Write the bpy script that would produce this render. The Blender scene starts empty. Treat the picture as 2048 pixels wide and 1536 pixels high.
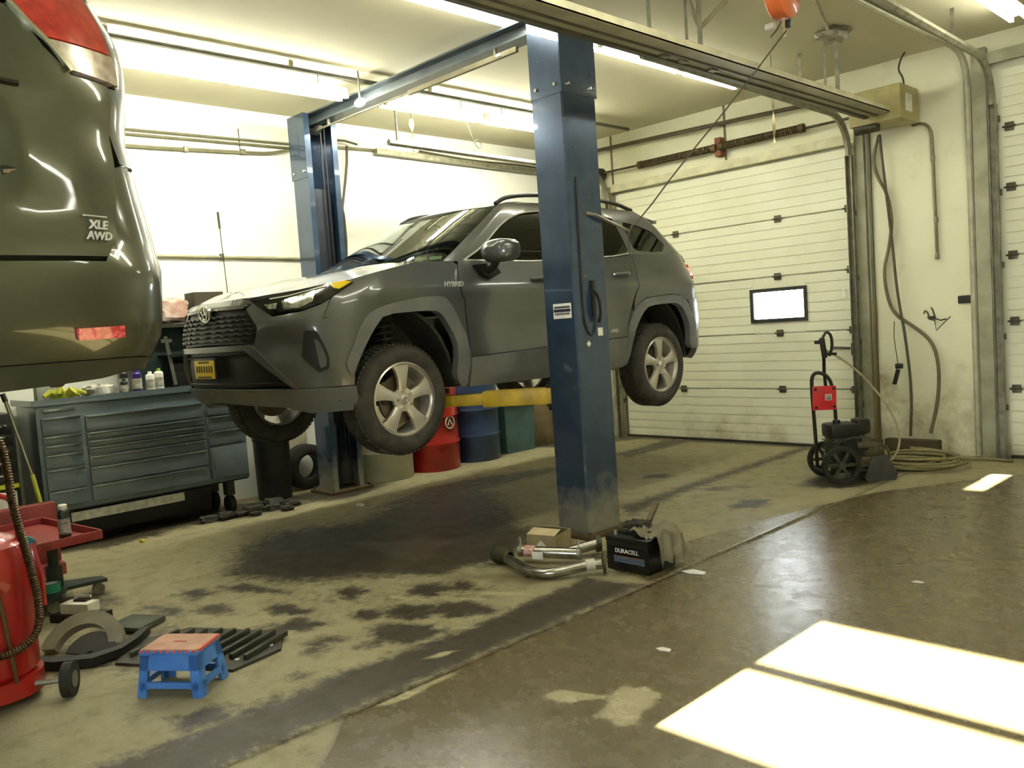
import bpy, bmesh, math, random
import numpy as np
from mathutils import Vector, Matrix
from mathutils.geometry import delaunay_2d_cdt
random.seed(7)
rng = np.random.default_rng(5)
SC = bpy.context.scene
COL = SC.collection
PI = math.pi

# ------------------------------------------------------------ camera
def look_matrix(yaw, pitch, roll):
    f = Vector((-math.sin(yaw)*math.cos(pitch), math.cos(yaw)*math.cos(pitch), math.sin(pitch)))
    r = Vector((math.cos(yaw), math.sin(yaw), 0)); u = r.cross(f)
    r2 = math.cos(roll)*r + math.sin(roll)*u
    u2 = -math.sin(roll)*r + math.cos(roll)*u
    return Matrix((r2, u2, -f)).transposed()
cd = bpy.data.cameras.new('camera'); cam = bpy.data.objects.new('camera', cd); COL.objects.link(cam)
cd.sensor_width = 36; cd.lens = 29.663; cd.clip_start = .02
cam.matrix_world = Matrix.Translation((0, 0, 1.45)) @ look_matrix(math.radians(46.0568), math.radians(-3.888), math.radians(-3.9325)).to_4x4()
SC.camera = cam

# ------------------------------------------------------------ world, sun, exposure
wd = bpy.data.worlds.new('world'); SC.world = wd; wd.use_nodes = True
bg = wd.node_tree.nodes['Background']
bg.inputs[0].default_value = (.86, .93, 1, 1); bg.inputs[1].default_value = 14.0
sd = bpy.data.lights.new('sun', 'SUN'); sd.energy = 130; sd.angle = math.radians(.3); sd.color = (1, .985, .95)
sun = bpy.data.objects.new('sun', sd); COL.objects.link(sun)
SUN_T = .40                                   # the sun comes in low through made-up openings behind the camera, along +y
sun.rotation_euler = Vector((0, 1, -SUN_T)).to_track_quat('-Z', 'Y').to_euler()
sun.location = (-1, -6, 5)
SC.view_settings.view_transform = 'Standard'; SC.view_settings.look = 'None'
SC.view_settings.gamma = 1; SC.view_settings.use_curve_mapping = False
SC.view_settings.exposure = 1.05
TUBE_W = 26.0                                 # radiance of the fluorescent tubes

# ------------------------------------------------------------ materials
def lin(h):
    if isinstance(h, str):
        h = h.lstrip('#'); c = [int(h[i:i+2], 16)/255 for i in (0, 2, 4)]
    else: c = list(h)
    return tuple(x/12.92 if x <= .04045 else ((x+.055)/1.055)**2.4 for x in c)
MATS = {}
def mat(name, col, rough=.5, metal=0, var=.12, scale=9, bump=0, col2=None, amount=None, coat=0, emit=None, es=0, alpha=1, spec=.5, detail=5, stretch=None):
    """principled material whose colour wanders between two tones by noise"""
    if name in MATS: return MATS[name]
    m = bpy.data.materials.new(name); m.use_nodes = True
    nt = m.node_tree; N = nt.nodes; Lk = nt.links; b = N['Principled BSDF']
    c1 = lin(col); c2 = lin(col2) if col2 else tuple(max(0, x*(1-var*2.2)) for x in c1)
    tc = N.new('ShaderNodeTexCoord'); nz = N.new('ShaderNodeTexNoise')
    nz.inputs['Scale'].default_value = scale; nz.inputs['Detail'].default_value = detail
    src = tc.outputs['Object']
    if stretch:
        mp = N.new('ShaderNodeMapping'); mp.inputs['Scale'].default_value = stretch
        Lk.new(src, mp.inputs[0]); src = mp.outputs[0]
    Lk.new(src, nz.inputs['Vector'])
    rp = N.new('ShaderNodeValToRGB')
    lo, hi = (.35, .7) if amount is None else amount
    rp.color_ramp.elements[0].position = lo; rp.color_ramp.elements[0].color = (*c1, 1)
    rp.color_ramp.elements[1].position = hi; rp.color_ramp.elements[1].color = (*c2, 1)
    Lk.new(nz.outputs['Fac'], rp.inputs[0]); Lk.new(rp.outputs[0], b.inputs['Base Color'])
    b.inputs['Roughness'].default_value = rough; b.inputs['Metallic'].default_value = metal
    b.inputs['Specular IOR Level'].default_value = spec
    if coat:
        b.inputs['Coat Weight'].default_value = coat; b.inputs['Coat Roughness'].default_value = .03
    if emit:
        b.inputs['Emission Color'].default_value = (*lin(emit), 1); b.inputs['Emission Strength'].default_value = es
    if bump:
        bp = N.new('ShaderNodeBump'); bp.inputs['Strength'].default_value = bump; bp.inputs['Distance'].default_value = .01
        n2 = N.new('ShaderNodeTexNoise'); n2.inputs['Scale'].default_value = scale*6; n2.inputs['Detail'].default_value = 4
        Lk.new(src, n2.inputs['Vector']); Lk.new(n2.outputs['Fac'], bp.inputs['Height']); Lk.new(bp.outputs[0], b.inputs['Normal'])
    MATS[name] = m; return m
def glass(name, tint, trans, rough=.02):
    """thin pane: a tinted see-through layer under a mirror coat"""
    if name in MATS: return MATS[name]
    m = bpy.data.materials.new(name); m.use_nodes = True; nt = m.node_tree; N = nt.nodes; Lk = nt.links
    for n in list(N): N.remove(n)
    out = N.new('ShaderNodeOutputMaterial'); t = N.new('ShaderNodeBsdfTransparent'); t.inputs[0].default_value = (*[x*trans for x in lin(tint)], 1)
    g = N.new('ShaderNodeBsdfGlossy'); g.inputs['Roughness'].default_value = rough; g.inputs['Color'].default_value = (.95, 1, .97, 1)
    fr = N.new('ShaderNodeFresnel'); fr.inputs[0].default_value = 1.6
    mx = N.new('ShaderNodeMixShader'); Lk.new(fr.outputs[0], mx.inputs[0]); Lk.new(t.outputs[0], mx.inputs[1]); Lk.new(g.outputs[0], mx.inputs[2])
    Lk.new(mx.outputs[0], out.inputs[0]); MATS[name] = m; return m

# ------------------------------------------------------------ objects
OFF = {}
def props(o, label=None, cat=None, group=None, kind=None):
    if label: o['label'] = label
    if cat: o['category'] = cat
    if group: o['group'] = group
    if kind: o['kind'] = kind
    return o
def thing(name, label, cat, loc=(0, 0, 0), rotz=0, group=None, kind=None, world=True):
    """Empty at the base of a thing. world=True: its parts are written in world coordinates (rotz must be 0)"""
    o = bpy.data.objects.new(name, None); COL.objects.link(o); o.location = loc; o.rotation_euler = (0, 0, rotz)
    o.empty_display_size = .1
    OFF[o] = Vector(loc) if world else Vector((0, 0, 0))
    return props(o, label, cat, group, kind)
def link(name, me, m, parent=None, loc=None):
    o = bpy.data.objects.new(name, me); COL.objects.link(o)
    if m is not None and not me.materials: me.materials.append(m)
    if parent is not None:
        o.parent = parent; off = OFF.get(parent, Vector((0, 0, 0))); OFF[o] = off
        if off.length and not me.get('shifted'): me.transform(Matrix.Translation(-off)); me['shifted'] = 1
    elif loc is not None:
        me.transform(Matrix.Translation(-Vector(loc))); o.location = loc; OFF[o] = Vector(loc)
    return o
class B:
    """collects solid shapes into one mesh"""
    def __init__(s): s.v = []; s.f = []; s.M = Matrix.Identity(4)
    def at(s, M): s.M = M; return s
    def add(s, vs, fs):
        n = len(s.v); s.v += [tuple(s.M @ Vector(p)) for p in vs]; s.f += [tuple(i+n for i in f) for f in fs]; return s
    def box(s, c, d, rz=0, R=None, bev=0):
        hx, hy, hz = d[0]/2, d[1]/2, d[2]/2
        if bev:
            bm = bmesh.new(); bmesh.ops.create_cube(bm, size=1)
            for v in bm.verts: v.co = Vector((v.co.x*d[0], v.co.y*d[1], v.co.z*d[2]))
            bmesh.ops.bevel(bm, geom=list(bm.edges), offset=min(bev, min(d)*.45), segments=2, profile=.6, affect='EDGES')
            bm.verts.index_update(); vs = [v.co.copy() for v in bm.verts]; fs = [[v.index for v in f.verts] for f in bm.faces]; bm.free()
        else:
            vs = [Vector((x, y, z)) for z in (-hz, hz) for x, y in ((-hx, -hy), (hx, -hy), (hx, hy), (-hx, hy))]
            fs = [(3, 2, 1, 0), (4, 5, 6, 7), (0, 1, 5, 4), (1, 2, 6, 5), (2, 3, 7, 6), (3, 0, 4, 7)]
        Q = (R if R is not None else Matrix.Rotation(rz, 3, 'Z'))
        return s.add([Q @ v + Vector(c) for v in vs], fs)
    def cyl(s, p0, p1, r, seg=16, r1=None, caps=True):
        p0 = Vector(p0); p1 = Vector(p1); r1 = r if r1 is None else r1
        a = (p1-p0).normalized(); u = a.orthogonal().normalized(); w = a.cross(u)
        vs = []
        for p, rr in ((p0, r), (p1, r1)):
            for i in range(seg):
                t = 2*PI*i/seg; vs.append(p+u*(math.cos(t)*rr)+w*(math.sin(t)*rr))
        fs = [(i, (i+1) % seg, seg+(i+1) % seg, seg+i) for i in range(seg)]
        if caps: fs += [tuple(range(seg))[::-1], tuple(range(seg, 2*seg))]
        return s.add(vs, fs)
    def tube(s, pts, r, seg=8, closed=False, smooth=0):
        pts = [Vector(p) for p in pts]
        for _ in range(smooth):
            q = [] if closed else [pts[0]]
            rngi = range(len(pts)) if closed else range(len(pts)-1)
            for i in rngi:
                a, b = pts[i], pts[(i+1) % len(pts)]; q += [a*.75+b*.25, a*.25+b*.75]
            if not closed: q.append(pts[-1])
            pts = q
        n = len(pts); vs = []; u = None
        for i, p in enumerate(pts):
            if closed: t = pts[(i+1) % n]-pts[i-1]
            else: t = pts[min(i+1, n-1)]-pts[max(i-1, 0)]
            t.normalize()
            if u is None: u = t.orthogonal().normalized()
            u = (u-t*u.dot(t)); u = u.normalized() if u.length > 1e-6 else t.orthogonal().normalized()
            w = t.cross(u); rr = r[i] if isinstance(r, (list, tuple)) else r
            vs += [p+u*(math.cos(2*PI*k/seg)*rr)+w*(math.sin(2*PI*k/seg)*rr) for k in range(seg)]
        fs = []
        for i in range(n if closed else n-1):
            j = (i+1) % n
            fs += [(i*seg+k, i*seg+(k+1) % seg, j*seg+(k+1) % seg, j*seg+k) for k in range(seg)]
        if not closed: fs += [tuple(range(seg))[::-1], tuple(range((n-1)*seg, n*seg))]
        return s.add(vs, fs)
    def lathe(s, prof, c=(0, 0, 0), axis='z', seg=28, R=None, closed=False):
        """prof: (radius, height) pairs"""
        vs = []; n = len(prof)
        for i in range(seg):
            t = 2*PI*i/seg
            for r, h in prof:
                p = Vector((r*math.cos(t), r*math.sin(t), h))
                if axis == 'x': p = Vector((p.z, p.x, p.y))
                if axis == 'y': p = Vector((p.x, p.z, -p.y))
                if R is not None: p = R @ p
                vs.append(p+Vector(c))
        fs = []
        for i in range(seg):
            j = (i+1) % seg
            for k in range(n if closed else n-1):
                l = (k+1) % n
                fs.append((i*n+k, j*n+k, j*n+l, i*n+l))
        return s.add(vs, fs)
    def prism(s, poly, h0, h1, plane='xy'):
        """polygon extruded along the axis left out of plane"""
        def P(a, b, h): return (a, b, h) if plane == 'xy' else ((a, h, b) if plane == 'xz' else (h, a, b))
        n = len(poly); vs = [P(a, b, h0) for a, b in poly]+[P(a, b, h1) for a, b in poly]
        return s.add(vs, [tuple(range(n))[::-1], tuple(range(n, 2*n))]+[(i, (i+1) % n, n+(i+1) % n, n+i) for i in range(n)])
    def ball(s, c, r, seg=14, rings=8):
        rx, ry, rz = (r, r, r) if not isinstance(r, (tuple, list)) else r
        vs = [Vector(c)+Vector((0, 0, rz))]
        for i in range(1, rings):
            a = PI*i/rings
            vs += [Vector(c)+Vector((rx*math.sin(a)*math.cos(2*PI*k/seg), ry*math.sin(a)*math.sin(2*PI*k/seg), rz*math.cos(a))) for k in range(seg)]
        vs.append(Vector(c)-Vector((0, 0, rz))); L = len(vs)-1; fs = [(0, 1+k, 1+(k+1) % seg) for k in range(seg)]
        for i in range(rings-2):
            fs += [(1+i*seg+k, 1+(i+1)*seg+k, 1+(i+1)*seg+(k+1) % seg, 1+i*seg+(k+1) % seg) for k in range(seg)]
        fs += [(L, 1+(rings-2)*seg+(k+1) % seg, 1+(rings-2)*seg+k) for k in range(seg)]
        return s.add(vs, fs)
    def mesh(s, name, ang=38):
        me = bpy.data.meshes.new(name); me.from_pydata(s.v, [], s.f)
        bm = bmesh.new(); bm.from_mesh(me); bmesh.ops.recalc_face_normals(bm, faces=bm.faces); bm.to_mesh(me); bm.free()
        me.polygons.foreach_set('use_smooth', [True]*len(me.polygons))
        me.set_sharp_from_angle(angle=math.radians(ang)); me.update(); return me
    def obj(s, name, m, parent=None, loc=None, ang=38):
        return link(name, s.mesh(name, ang), m, parent, loc)
    def one(s, name, m, label, cat, loc, group=None, kind=None, ang=38):
        return props(s.obj(name, m, None, loc, ang), label, cat, group, kind)
def text_mesh(body, size, M, ext=.0015, shear=0, bold=False):
    cu = bpy.data.curves.new('lettering', 'FONT'); cu.body = body; cu.size = size; cu.extrude = ext; cu.shear = shear
    cu.align_x = 'CENTER'; cu.align_y = 'CENTER'; cu.resolution_u = 3
    if bold: cu.offset = size*.025
    o = bpy.data.objects.new('lettering', cu); COL.objects.link(o)
    dg = bpy.context.evaluated_depsgraph_get(); me = bpy.data.meshes.new_from_object(o.evaluated_get(dg))
    bpy.data.objects.remove(o); bpy.data.curves.remove(cu); me.transform(M); return me
def frame(p, xdir, ydir):
    x = Vector(xdir).normalized(); y = Vector(ydir); y = (y-x*y.dot(x)).normalized(); z = x.cross(y)
    M = Matrix((x, y, z)).transposed().to_4x4(); M.translation = Vector(p); return M
def copy_tree(o, parent=None, **kw):
    c = o.copy(); COL.objects.link(c); c.parent = parent
    for ch in [q for q in COL.objects if q.parent == o]: copy_tree(ch, c)
    return c

# ------------------------------------------------------------ panels on curved surfaces
def ip(z, a): return float(np.interp(z, [q[0] for q in a], [q[1] for q in a]))
class Wrap:
    """body side surface: a plan outline (front arc, flank, rear arc) that changes with height"""
    def __init__(s, f, r, w, a, b, p=2.6, q=2.0, pr=3.0, qr=2.0, sF=1.15, sS=3.3, sR=1.15):
        s.f, s.r, s.w, s.a, s.b, s.p, s.q, s.pr, s.qr, s.sF, s.sS, s.sR = f, r, w, a, b, p, q, pr, qr, sF, sS, sR
        s.T = sF+sS+sR
    def pt(s, V, z):
        if V < 0: x, y, _ = s.pt(-V, z); return (-x, y, z)
        if V > s.T: x, y, _ = s.pt(2*s.T-V, z); return (-x, y, z)
        f, r, w, a, b = ip(z, s.f), ip(z, s.r), ip(z, s.w), ip(z, s.a), ip(z, s.b)
        if V <= s.sF:
            t = V/s.sF*PI/2
            return (w*math.sin(t)**(2/s.p), f+a*(1-max(0, math.cos(t))**(2/s.q)), z)
        if V <= s.sF+s.sS:
            return (w, f+a+(V-s.sF)/s.sS*(r-b-f-a), z)
        t = (s.T-V)/s.sR*PI/2
        return (w*max(0, math.sin(t))**(2/s.pr), r-b*(1-max(0, math.cos(t))**(2/s.qr)), z)
    def vy(s, y, z):
        f, r, a, b = ip(z, s.f), ip(z, s.r), ip(z, s.a), ip(z, s.b)
        if y <= f+a:
            k = max(0, min(1, 1-(y-f)/a)); return s.sF*math.acos(k**(s.q/2))/(PI/2)
        if y <= r-b: return s.sF+s.sS*(y-f-a)/(r-b-f-a)
        k = max(0, min(1, 1-(r-y)/b)); return s.T-s.sR*math.acos(k**(s.qr/2))/(PI/2)
class Field:
    def __init__(s, fn): s.fn = fn
    def pt(s, x, y): return (x, y, s.fn(x, y))
def resample(poly, d):
    out = []
    for i, a in enumerate(poly):
        b = poly[(i+1) % len(poly)]; L = math.dist(a, b); n = max(1, int(round(L/d)))
        out += [(a[0]+(b[0]-a[0])*k/n, a[1]+(b[1]-a[1])*k/n) for k in range(n)]
    return out
def rounded(poly, k=1, f=.12):
    for _ in range(k):
        q = []
        for i, a in enumerate(poly):
            b = poly[(i+1) % len(poly)]
            q += [(a[0]+(b[0]-a[0])*f, a[1]+(b[1]-a[1])*f), (a[0]+(b[0]-a[0])*(1-f), a[1]+(b[1]-a[1])*(1-f))]
        poly = q
    return poly
def sdist(P, poly):
    """signed distance (inside positive) of points P (n,2) to a polygon"""
    P = np.asarray(P, float); A = np.asarray(poly, float); Bq = np.roll(A, -1, 0)
    dmin = np.full(len(P), 1e9); ins = np.zeros(len(P), bool)
    for a, b in zip(A, Bq):
        ab = b-a; t = np.clip(((P-a)@ab)/max(ab@ab, 1e-12), 0, 1)
        dmin = np.minimum(dmin, np.hypot(*(P-a-t[:, None]*ab).T))
        c = ((a[1] > P[:, 1]) != (b[1] > P[:, 1]))
        with np.errstate(divide='ignore', invalid='ignore'):
            xi = (b[0]-a[0])*(P[:, 1]-a[1])/(b[1]-a[1])+a[0]
        ins ^= c & (P[:, 0] < xi)
    return np.where(ins, dmin, -dmin)
def panel(name, W, poly, m, parent, off=0., thick=.02, res=.05, mirror=False, holes=(), rnd=0, hook=None, label=None):
    """a skin cut to an outline on a curved surface, its rim turned inwards"""
    loops = [rounded(list(poly), rnd) if rnd else list(poly)]+[list(h) for h in holes]
    pts = []; edges = []; loops_r = []
    for lp in loops:
        q = resample(lp, res); n = len(pts); loops_r.append(q)
        pts += q; edges += [(n+i, n+(i+1) % len(q)) for i in range(len(q))]
    A = np.array(loops_r[0]); (x0, y0), (x1, y1) = A.min(0), A.max(0)
    gx, gy = np.meshgrid(np.arange(x0+res*.5, x1, res), np.arange(y0+res*.5, y1, res*.9)); G = np.stack([gx.ravel(), gy.ravel()], 1)
    if len(G):
        ok = sdist(G, loops_r[0]) > res*.45
        for h in loops_r[1:]: ok &= sdist(G, h) < -res*.45
        pts += [tuple(p) for p in G[ok]]
    r = delaunay_2d_cdt([Vector(p) for p in pts], edges, [], 1, 1e-5)
    V2, E2, F2 = r[0], r[1], r[2]
    if F2:
        ctr = np.array([[sum(V2[i].x for i in f)/3, sum(V2[i].y for i in f)/3] for f in F2]); keep = sdist(ctr, loops_r[0]) > -1e-6
        for h in loops_r[1:]: keep &= sdist(ctr, h) < 1e-6
        F2 = [f for f, k in zip(F2, keep) if k]
    def P3(u, v, o):
        p = Vector(W.pt(u, v)); e = .004
        du = Vector(W.pt(u+e, v))-Vector(W.pt(u-e, v)); dv = Vector(W.pt(u, v+e))-Vector(W.pt(u, v-e))
        n = du.cross(dv); n = n.normalized() if n.length > 1e-12 else Vector((0, 0, 1))
        if hook: o = o+hook(u, v)
        return p+n*o
    bm = bmesh.new(); top = [bm.verts.new(P3(v.x, v.y, off)) for v in V2]
    for f in F2:
        try: bm.faces.new([top[i] for i in f])
        except ValueError: pass
    bm.edges.ensure_lookup_table()
    be = [e for e in bm.edges if len(e.link_faces) == 1]
    low = {}
    idx = {v: i for i, v in enumerate(top)}
    for e in be:
        for v in e.verts:
            if v not in low: low[v] = bm.verts.new(P3(V2[idx[v]].x, V2[idx[v]].y, off-thick))
    for e in be:
        a, b = e.verts; f = e.link_faces[0]
        vs = list(f.verts); i = vs.index(a)
        if vs[(i+1) % len(vs)] == b: a, b = b, a
        bm.faces.new((a, b, low[b], low[a])); e.smooth = False
    if mirror:
        for v in bm.verts: v.co.x = -v.co.x
        bmesh.ops.reverse_faces(bm, faces=bm.faces)
    for v in list(bm.verts):
        if not v.link_faces: bm.verts.remove(v)
    me = bpy.data.meshes.new(name)
    for f in bm.faces: f.smooth = True
    bm.to_mesh(me); bm.free()
    o = link(name, me, m, parent)
    if label: o['label'] = label
    return o
# ============================================================ the room
XL, YF, ZC = -7.5, 8.2, 3.66
XR, YN = 3.4, -1.5
def wall_mat(name, c1, c2, blot, low=None, thr=(.52, .74)):
    m = mat(name, c1, .75, 0, scale=1.3, col2=c2, amount=(.35, .75), bump=.06)
    nt = m.node_tree; N = nt.nodes; Lk = nt.links; b = N['Principled BSDF']; rp = [n for n in N if n.type == 'VALTORGB'][0]
    nz = N.new('ShaderNodeTexNoise'); nz.inputs['Scale'].default_value = 3.2; nz.inputs['Detail'].default_value = 9; nz.inputs['Roughness'].default_value = .68
    tc = N.new('ShaderNodeNewGeometry'); Lk.new(tc.outputs['Position'], nz.inputs['Vector'])
    cr = N.new('ShaderNodeValToRGB'); cr.color_ramp.elements[0].position = thr[0]; cr.color_ramp.elements[1].position = thr[1]
    Lk.new(nz.outputs['Fac'], cr.inputs[0]); fac = cr.outputs[0]
    if low:      # splash stains reach up to this height, with a ragged edge
        sx = N.new('ShaderNodeSeparateXYZ'); Lk.new(tc.outputs['Position'], sx.inputs[0])
        n2 = N.new('ShaderNodeTexNoise'); n2.inputs['Scale'].default_value = 2.0; n2.inputs['Detail'].default_value = 8; Lk.new(tc.outputs['Position'], n2.inputs['Vector'])
        ma = N.new('ShaderNodeMath'); ma.operation = 'MULTIPLY_ADD'; ma.inputs[1].default_value = 1.6; Lk.new(n2.outputs['Fac'], ma.inputs[0]); Lk.new(sx.outputs[2], ma.inputs[2])
        mr = N.new('ShaderNodeMapRange'); mr.inputs[1].default_value = low+.8; mr.inputs[2].default_value = low+.55; Lk.new(ma.outputs[0], mr.inputs[0])
        mu = N.new('ShaderNodeMath'); mu.operation = 'MULTIPLY'; Lk.new(fac, mu.inputs[0]); mu.inputs[1].default_value = .4
        cr2 = N.new('ShaderNodeMapRange'); cr2.inputs[1].default_value = .36; cr2.inputs[2].default_value = .62; cr2.inputs[4].default_value = .75; Lk.new(nz.outputs['Fac'], cr2.inputs[0])
        mx2 = N.new('ShaderNodeMath'); mx2.operation = 'MULTIPLY'; Lk.new(mr.outputs[0], mx2.inputs[0]); Lk.new(cr2.outputs[0], mx2.inputs[1])
        ad = N.new('ShaderNodeMath'); ad.operation = 'ADD'; ad.use_clamp = True; Lk.new(mu.outputs[0], ad.inputs[0]); Lk.new(mx2.outputs[0], ad.inputs[1]); fac = ad.outputs[0]
    mx = N.new('ShaderNodeMixRGB'); Lk.new(fac, mx.inputs[0]); Lk.new(rp.outputs[0], mx.inputs[1]); mx.inputs[2].default_value = (*lin(blot), 1)
    Lk.new(mx.outputs[0], b.inputs['Base Color']); return m
M_WL = wall_mat('white_wall', '#ececdf', '#e6e5d5', '#d6d4c0', thr=(.62, .8))
M_WF = wall_mat('cream_wall', '#d6d5b6', '#cac8a4', '#7d7248', low=.85, thr=(.60, .86))
M_CE = mat('ceiling_paint', '#cac5a6', .8, 0, scale=.9, col2='#beb897', amount=(.3, .75))
M_DOOR = wall_mat('door_skin', '#dcdcc2', '#d2d1b3', '#a39c74', low=.2, thr=(.60, .9))
M_STEEL = mat('galvanised', '#8f8d78', .42, .55, scale=14, col2='#6d6a55')
M_DKSTEEL = mat('dark_steel', '#4a4836', .5, .5, scale=12, col2='#33311f')
M_FRAME = mat('jamb_paint', '#9b9a80', .6, 0, scale=5, col2='#7b785c')
M_BLACK = mat('black_plastic', '#15150f', .45, 0, var=.15)
M_RUBBER = mat('rubber', '#17160f', .75, 0, scale=20, col2='#2a281c', bump=.15)
M_CHROME = mat('chrome', '#d8d8d0', .12, 1, var=.03)
M_SATIN = mat('satin_metal', '#b6b4a6', .3, .9, var=.1)

def struct(b, name, m, label, loc=(0, 0, 0), cat='wall', ang=38): return b.one(name, m, label, cat, loc, kind='structure', ang=ang)
struct(B().box(((XL-.05), (YN+YF)/2, ZC/2), (.1, YF-YN+.2, ZC)), 'wall_left', M_WL, 'white painted side wall behind the drums and the tool chest', (XL, 3, 0))
b = B()
for x0, x1, z0, z1 in ((XL, -6.55, 0, ZC), (-6.55, -3.52, 2.98, ZC), (-3.52, -2.42, 0, ZC), (-2.42, .8, 3.42, ZC), (.8, XR, 0, ZC)):
    b.box(((x0+x1)/2, YF+.07, (z0+z1)/2), (x1-x0, .14, z1-z0))
struct(b, 'wall_far', M_WF, 'cream wall with the two roll-up doors, stained near the floor', (-3, YF, 0))
struct(B().box((XR+.05, (YN+YF)/2, ZC/2), (.1, YF-YN+.2, ZC)), 'wall_right', M_WF, 'cream wall on the far right outside the picture', (XR, 3, 0))
b = B()          # unseen wall; window and ceiling slit are made up to throw the sun patches
z0, z1, zb0, zb1 = 1.535, 2.055, 1.79, 1.812
for xa, xb, za, zz in ((XL, -2.19, 0, ZC), (-2.19, -2.06, 0, 3.30), (-2.19, -2.06, 3.57, ZC), (-2.06, -1.8, 0, ZC), (-1.8, 1.0, 0, z0), (-1.8, 1.0, zb0, zb1), (-1.8, 1.0, z1, ZC), (1.0, XR, 0, ZC)):
    b.box(((xa+xb)/2, YN-.02, (za+zz)/2), (xb-xa, .04, zz-za))
struct(b, 'wall_near', M_WF, 'unseen wall behind the photographer, openings added to throw the sun patches', (-3, YN, 0))
struct(B().box(((XL+XR)/2, (YN+YF)/2, ZC+.05), (XR-XL+.2, YF-YN+.2, .1)), 'ceiling', M_CE, 'flat cream painted ceiling of the workshop', (0, 3, ZC), 'ceiling')

# ---------------------------------------------------------------- floor: two slabs with a joint, oil stains and a wet film
def stain_field(P, polys):
    out = np.zeros(len(P))
    for poly, soft, amt in polys:
        d = sdist(P, poly); out = np.maximum(out, amt*np.clip(.5+d/soft, 0, 1))
    return out
def ell(cx, cy, rx, ry, rot=0, n=18, jit=.3):
    k = []
    for i in range(n):
        t = 2*PI*i/n; q = 1+random.uniform(-jit, jit)
        x, y = rx*q*math.cos(t), ry*q*math.sin(t)
        k.append((cx+x*math.cos(rot)-y*math.sin(rot), cy+x*math.sin(rot)+y*math.cos(rot)))
    return k
OIL = [([(-5.15, 2.25), (-5.69, 2.64), (-5.96, 3.14), (-5.66, 3.59), (-5.95, 4.3), (-6.1, 4.9), (-5.42, 4.99), (-4.4, 4.25), (-4.10, 4.22), (-3.85, 3.77), (-3.82, 3.39), (-4.00, 3.02), (-4.32, 2.70), (-4.61, 2.40)], .45, .9),
       ([(-5.12, 2.98), (-5.23, 3.56), (-4.69, 3.79), (-4.18, 3.86), (-3.85, 3.50), (-3.92, 3.08), (-4.30, 2.83), (-4.7, 2.8)], .3, 1.0),
       ([(-5.91, 3.84), (-6.3, 4.81), (-6.2, 5.41), (-5.9, 6.2), (-5.6, 6.1), (-5.65, 5.5), (-5.6, 4.9)], .25, .7),
       ([(-4.16, 5.0), (-4.2, 6.99), (-4.25, 8.2), (-4.05, 8.2), (-4.02, 7.4), (-3.95, 5.67), (-3.8, 4.8)], .22, .75),
       ([(-5.80, 6.95), (-5.9, 8.15), (-5.5, 8.15), (-5.45, 6.9)], .2, .7), (ell(-3.8, 6.0, .3, .12, .8), .12, .6),
       ([(-3.15, 3.5), (-3.12, 2.5), (-3.16, 1.9), (-3.14, 1.2), (-3.2, .4), (-2.8, .4), (-2.79, 3.6)], .2, 1.0),
       (ell(-7.0, 3.2, .35, .9), .25, .9), (ell(-6.9, 4.25, .35, .6), .2, .75), (ell(-6.95, 2.3, .3, .7), .25, .85),
       (ell(-4.4, 1.35, .55, .42), .3, .55), (ell(-3.9, 4.25, .22, .3), .15, .85), (ell(-5.4, 1.45, .35, .3), .2, .6),
       ([(-7.5, 6.9), (-7.5, 8.2), (-3.5, 8.2), (-3.5, 8.1), (-6.2, 8.05), (-6.6, 7.2)], .1, .7),
       ([(-3.35, 6.3), (-3.4, 6.9), (-3.2, 7.3), (-2.9, 7.35), (-2.75, 6.7), (-2.95, 6.35)], .2, .8), (ell(-3.0, 7.75, .4, .35), .2, .7),
       ([(-4.5, 2.1), (-4.6, 2.4), (-3.8, 3.0), (-3.2, 3.4), (-3.1, 2.9), (-3.6, 2.5), (-4.1, 2.1)], .6, .42)]
for cx, cy, rx, ry in ((-4.12, 2.57, .10, .10), (-4.12, 2.18, .12, .07), (-3.9, 2.05, .1, .07), (-3.83, 2.10, .10, .06), (-3.53, 2.56, .13, .10), (-3.77, 2.84, .12, .10), (-3.30, 2.37, .13, .11), (-3.56, 2.03, .11, .06),
                       (-3.33, 2.16, .06, .05), (-3.24, 1.30, .10, .08), (-3.11, 1.48, .08, .09), (-3.49, 1.96, .07, .07), (-3.62, 3.0, .07, .12), (-3.35, 2.75, .15, .12), (-3.45, 2.35, .1, .08), (-3.7, 2.4, .07, .07),
                       (-4.5, 1.95, .14, .07), (-4.75, 1.75, .18, .06), (-4.9, 2.0, .12, .08), (-3.3, 1.75, .05, .04), (-3.66, 3.85, .14, .04), (-4.0, 4.1, .03, .1), (-3.9, 4.6, .05, .14), (-5.2, 5.6, .1, .06), (-4.6, 6.2, .1, .1), (-3.3, 5.6, .14, .1),
                       (-4.7, 2.25, .2, .06), (-4.0, 1.95, .1, .04), (-3.1, 1.95, .07, .03), (-3.6, 1.6, .05, .03)):
    OIL.append((ell(cx, cy, rx*1.25, ry*1.25, random.uniform(0, 1.5)), .14, random.uniform(.75, 1.05)))
WET = [([(-1.9, 7.6), (-2.36, 6.95), (-2.70, 6.36), (-2.88, 5.68), (-3.06, 4.83), (-3.12, 4.4), (-2.95, 3.95), (-2.79, 3.75), (-2.77, 3.22), (-2.79, 2.67), (-2.79, 2.07), (-2.79, 1.66), (-2.62, 1.5), (-2.45, 1.3), (-2.4, .2), (3, -.4), (3.2, 7.9), (0, 8.0)], .12, 1.0),
       (ell(-3.0, 4.0, .4, .35), .2, .9), (ell(-3.55, 3.3, .55, .25, .5), .5, .6), (ell(-4.6, 3.35, .7, .45), .5, .45), (ell(-3.3, 5.0, .5, .5), .5, .45)]
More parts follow.
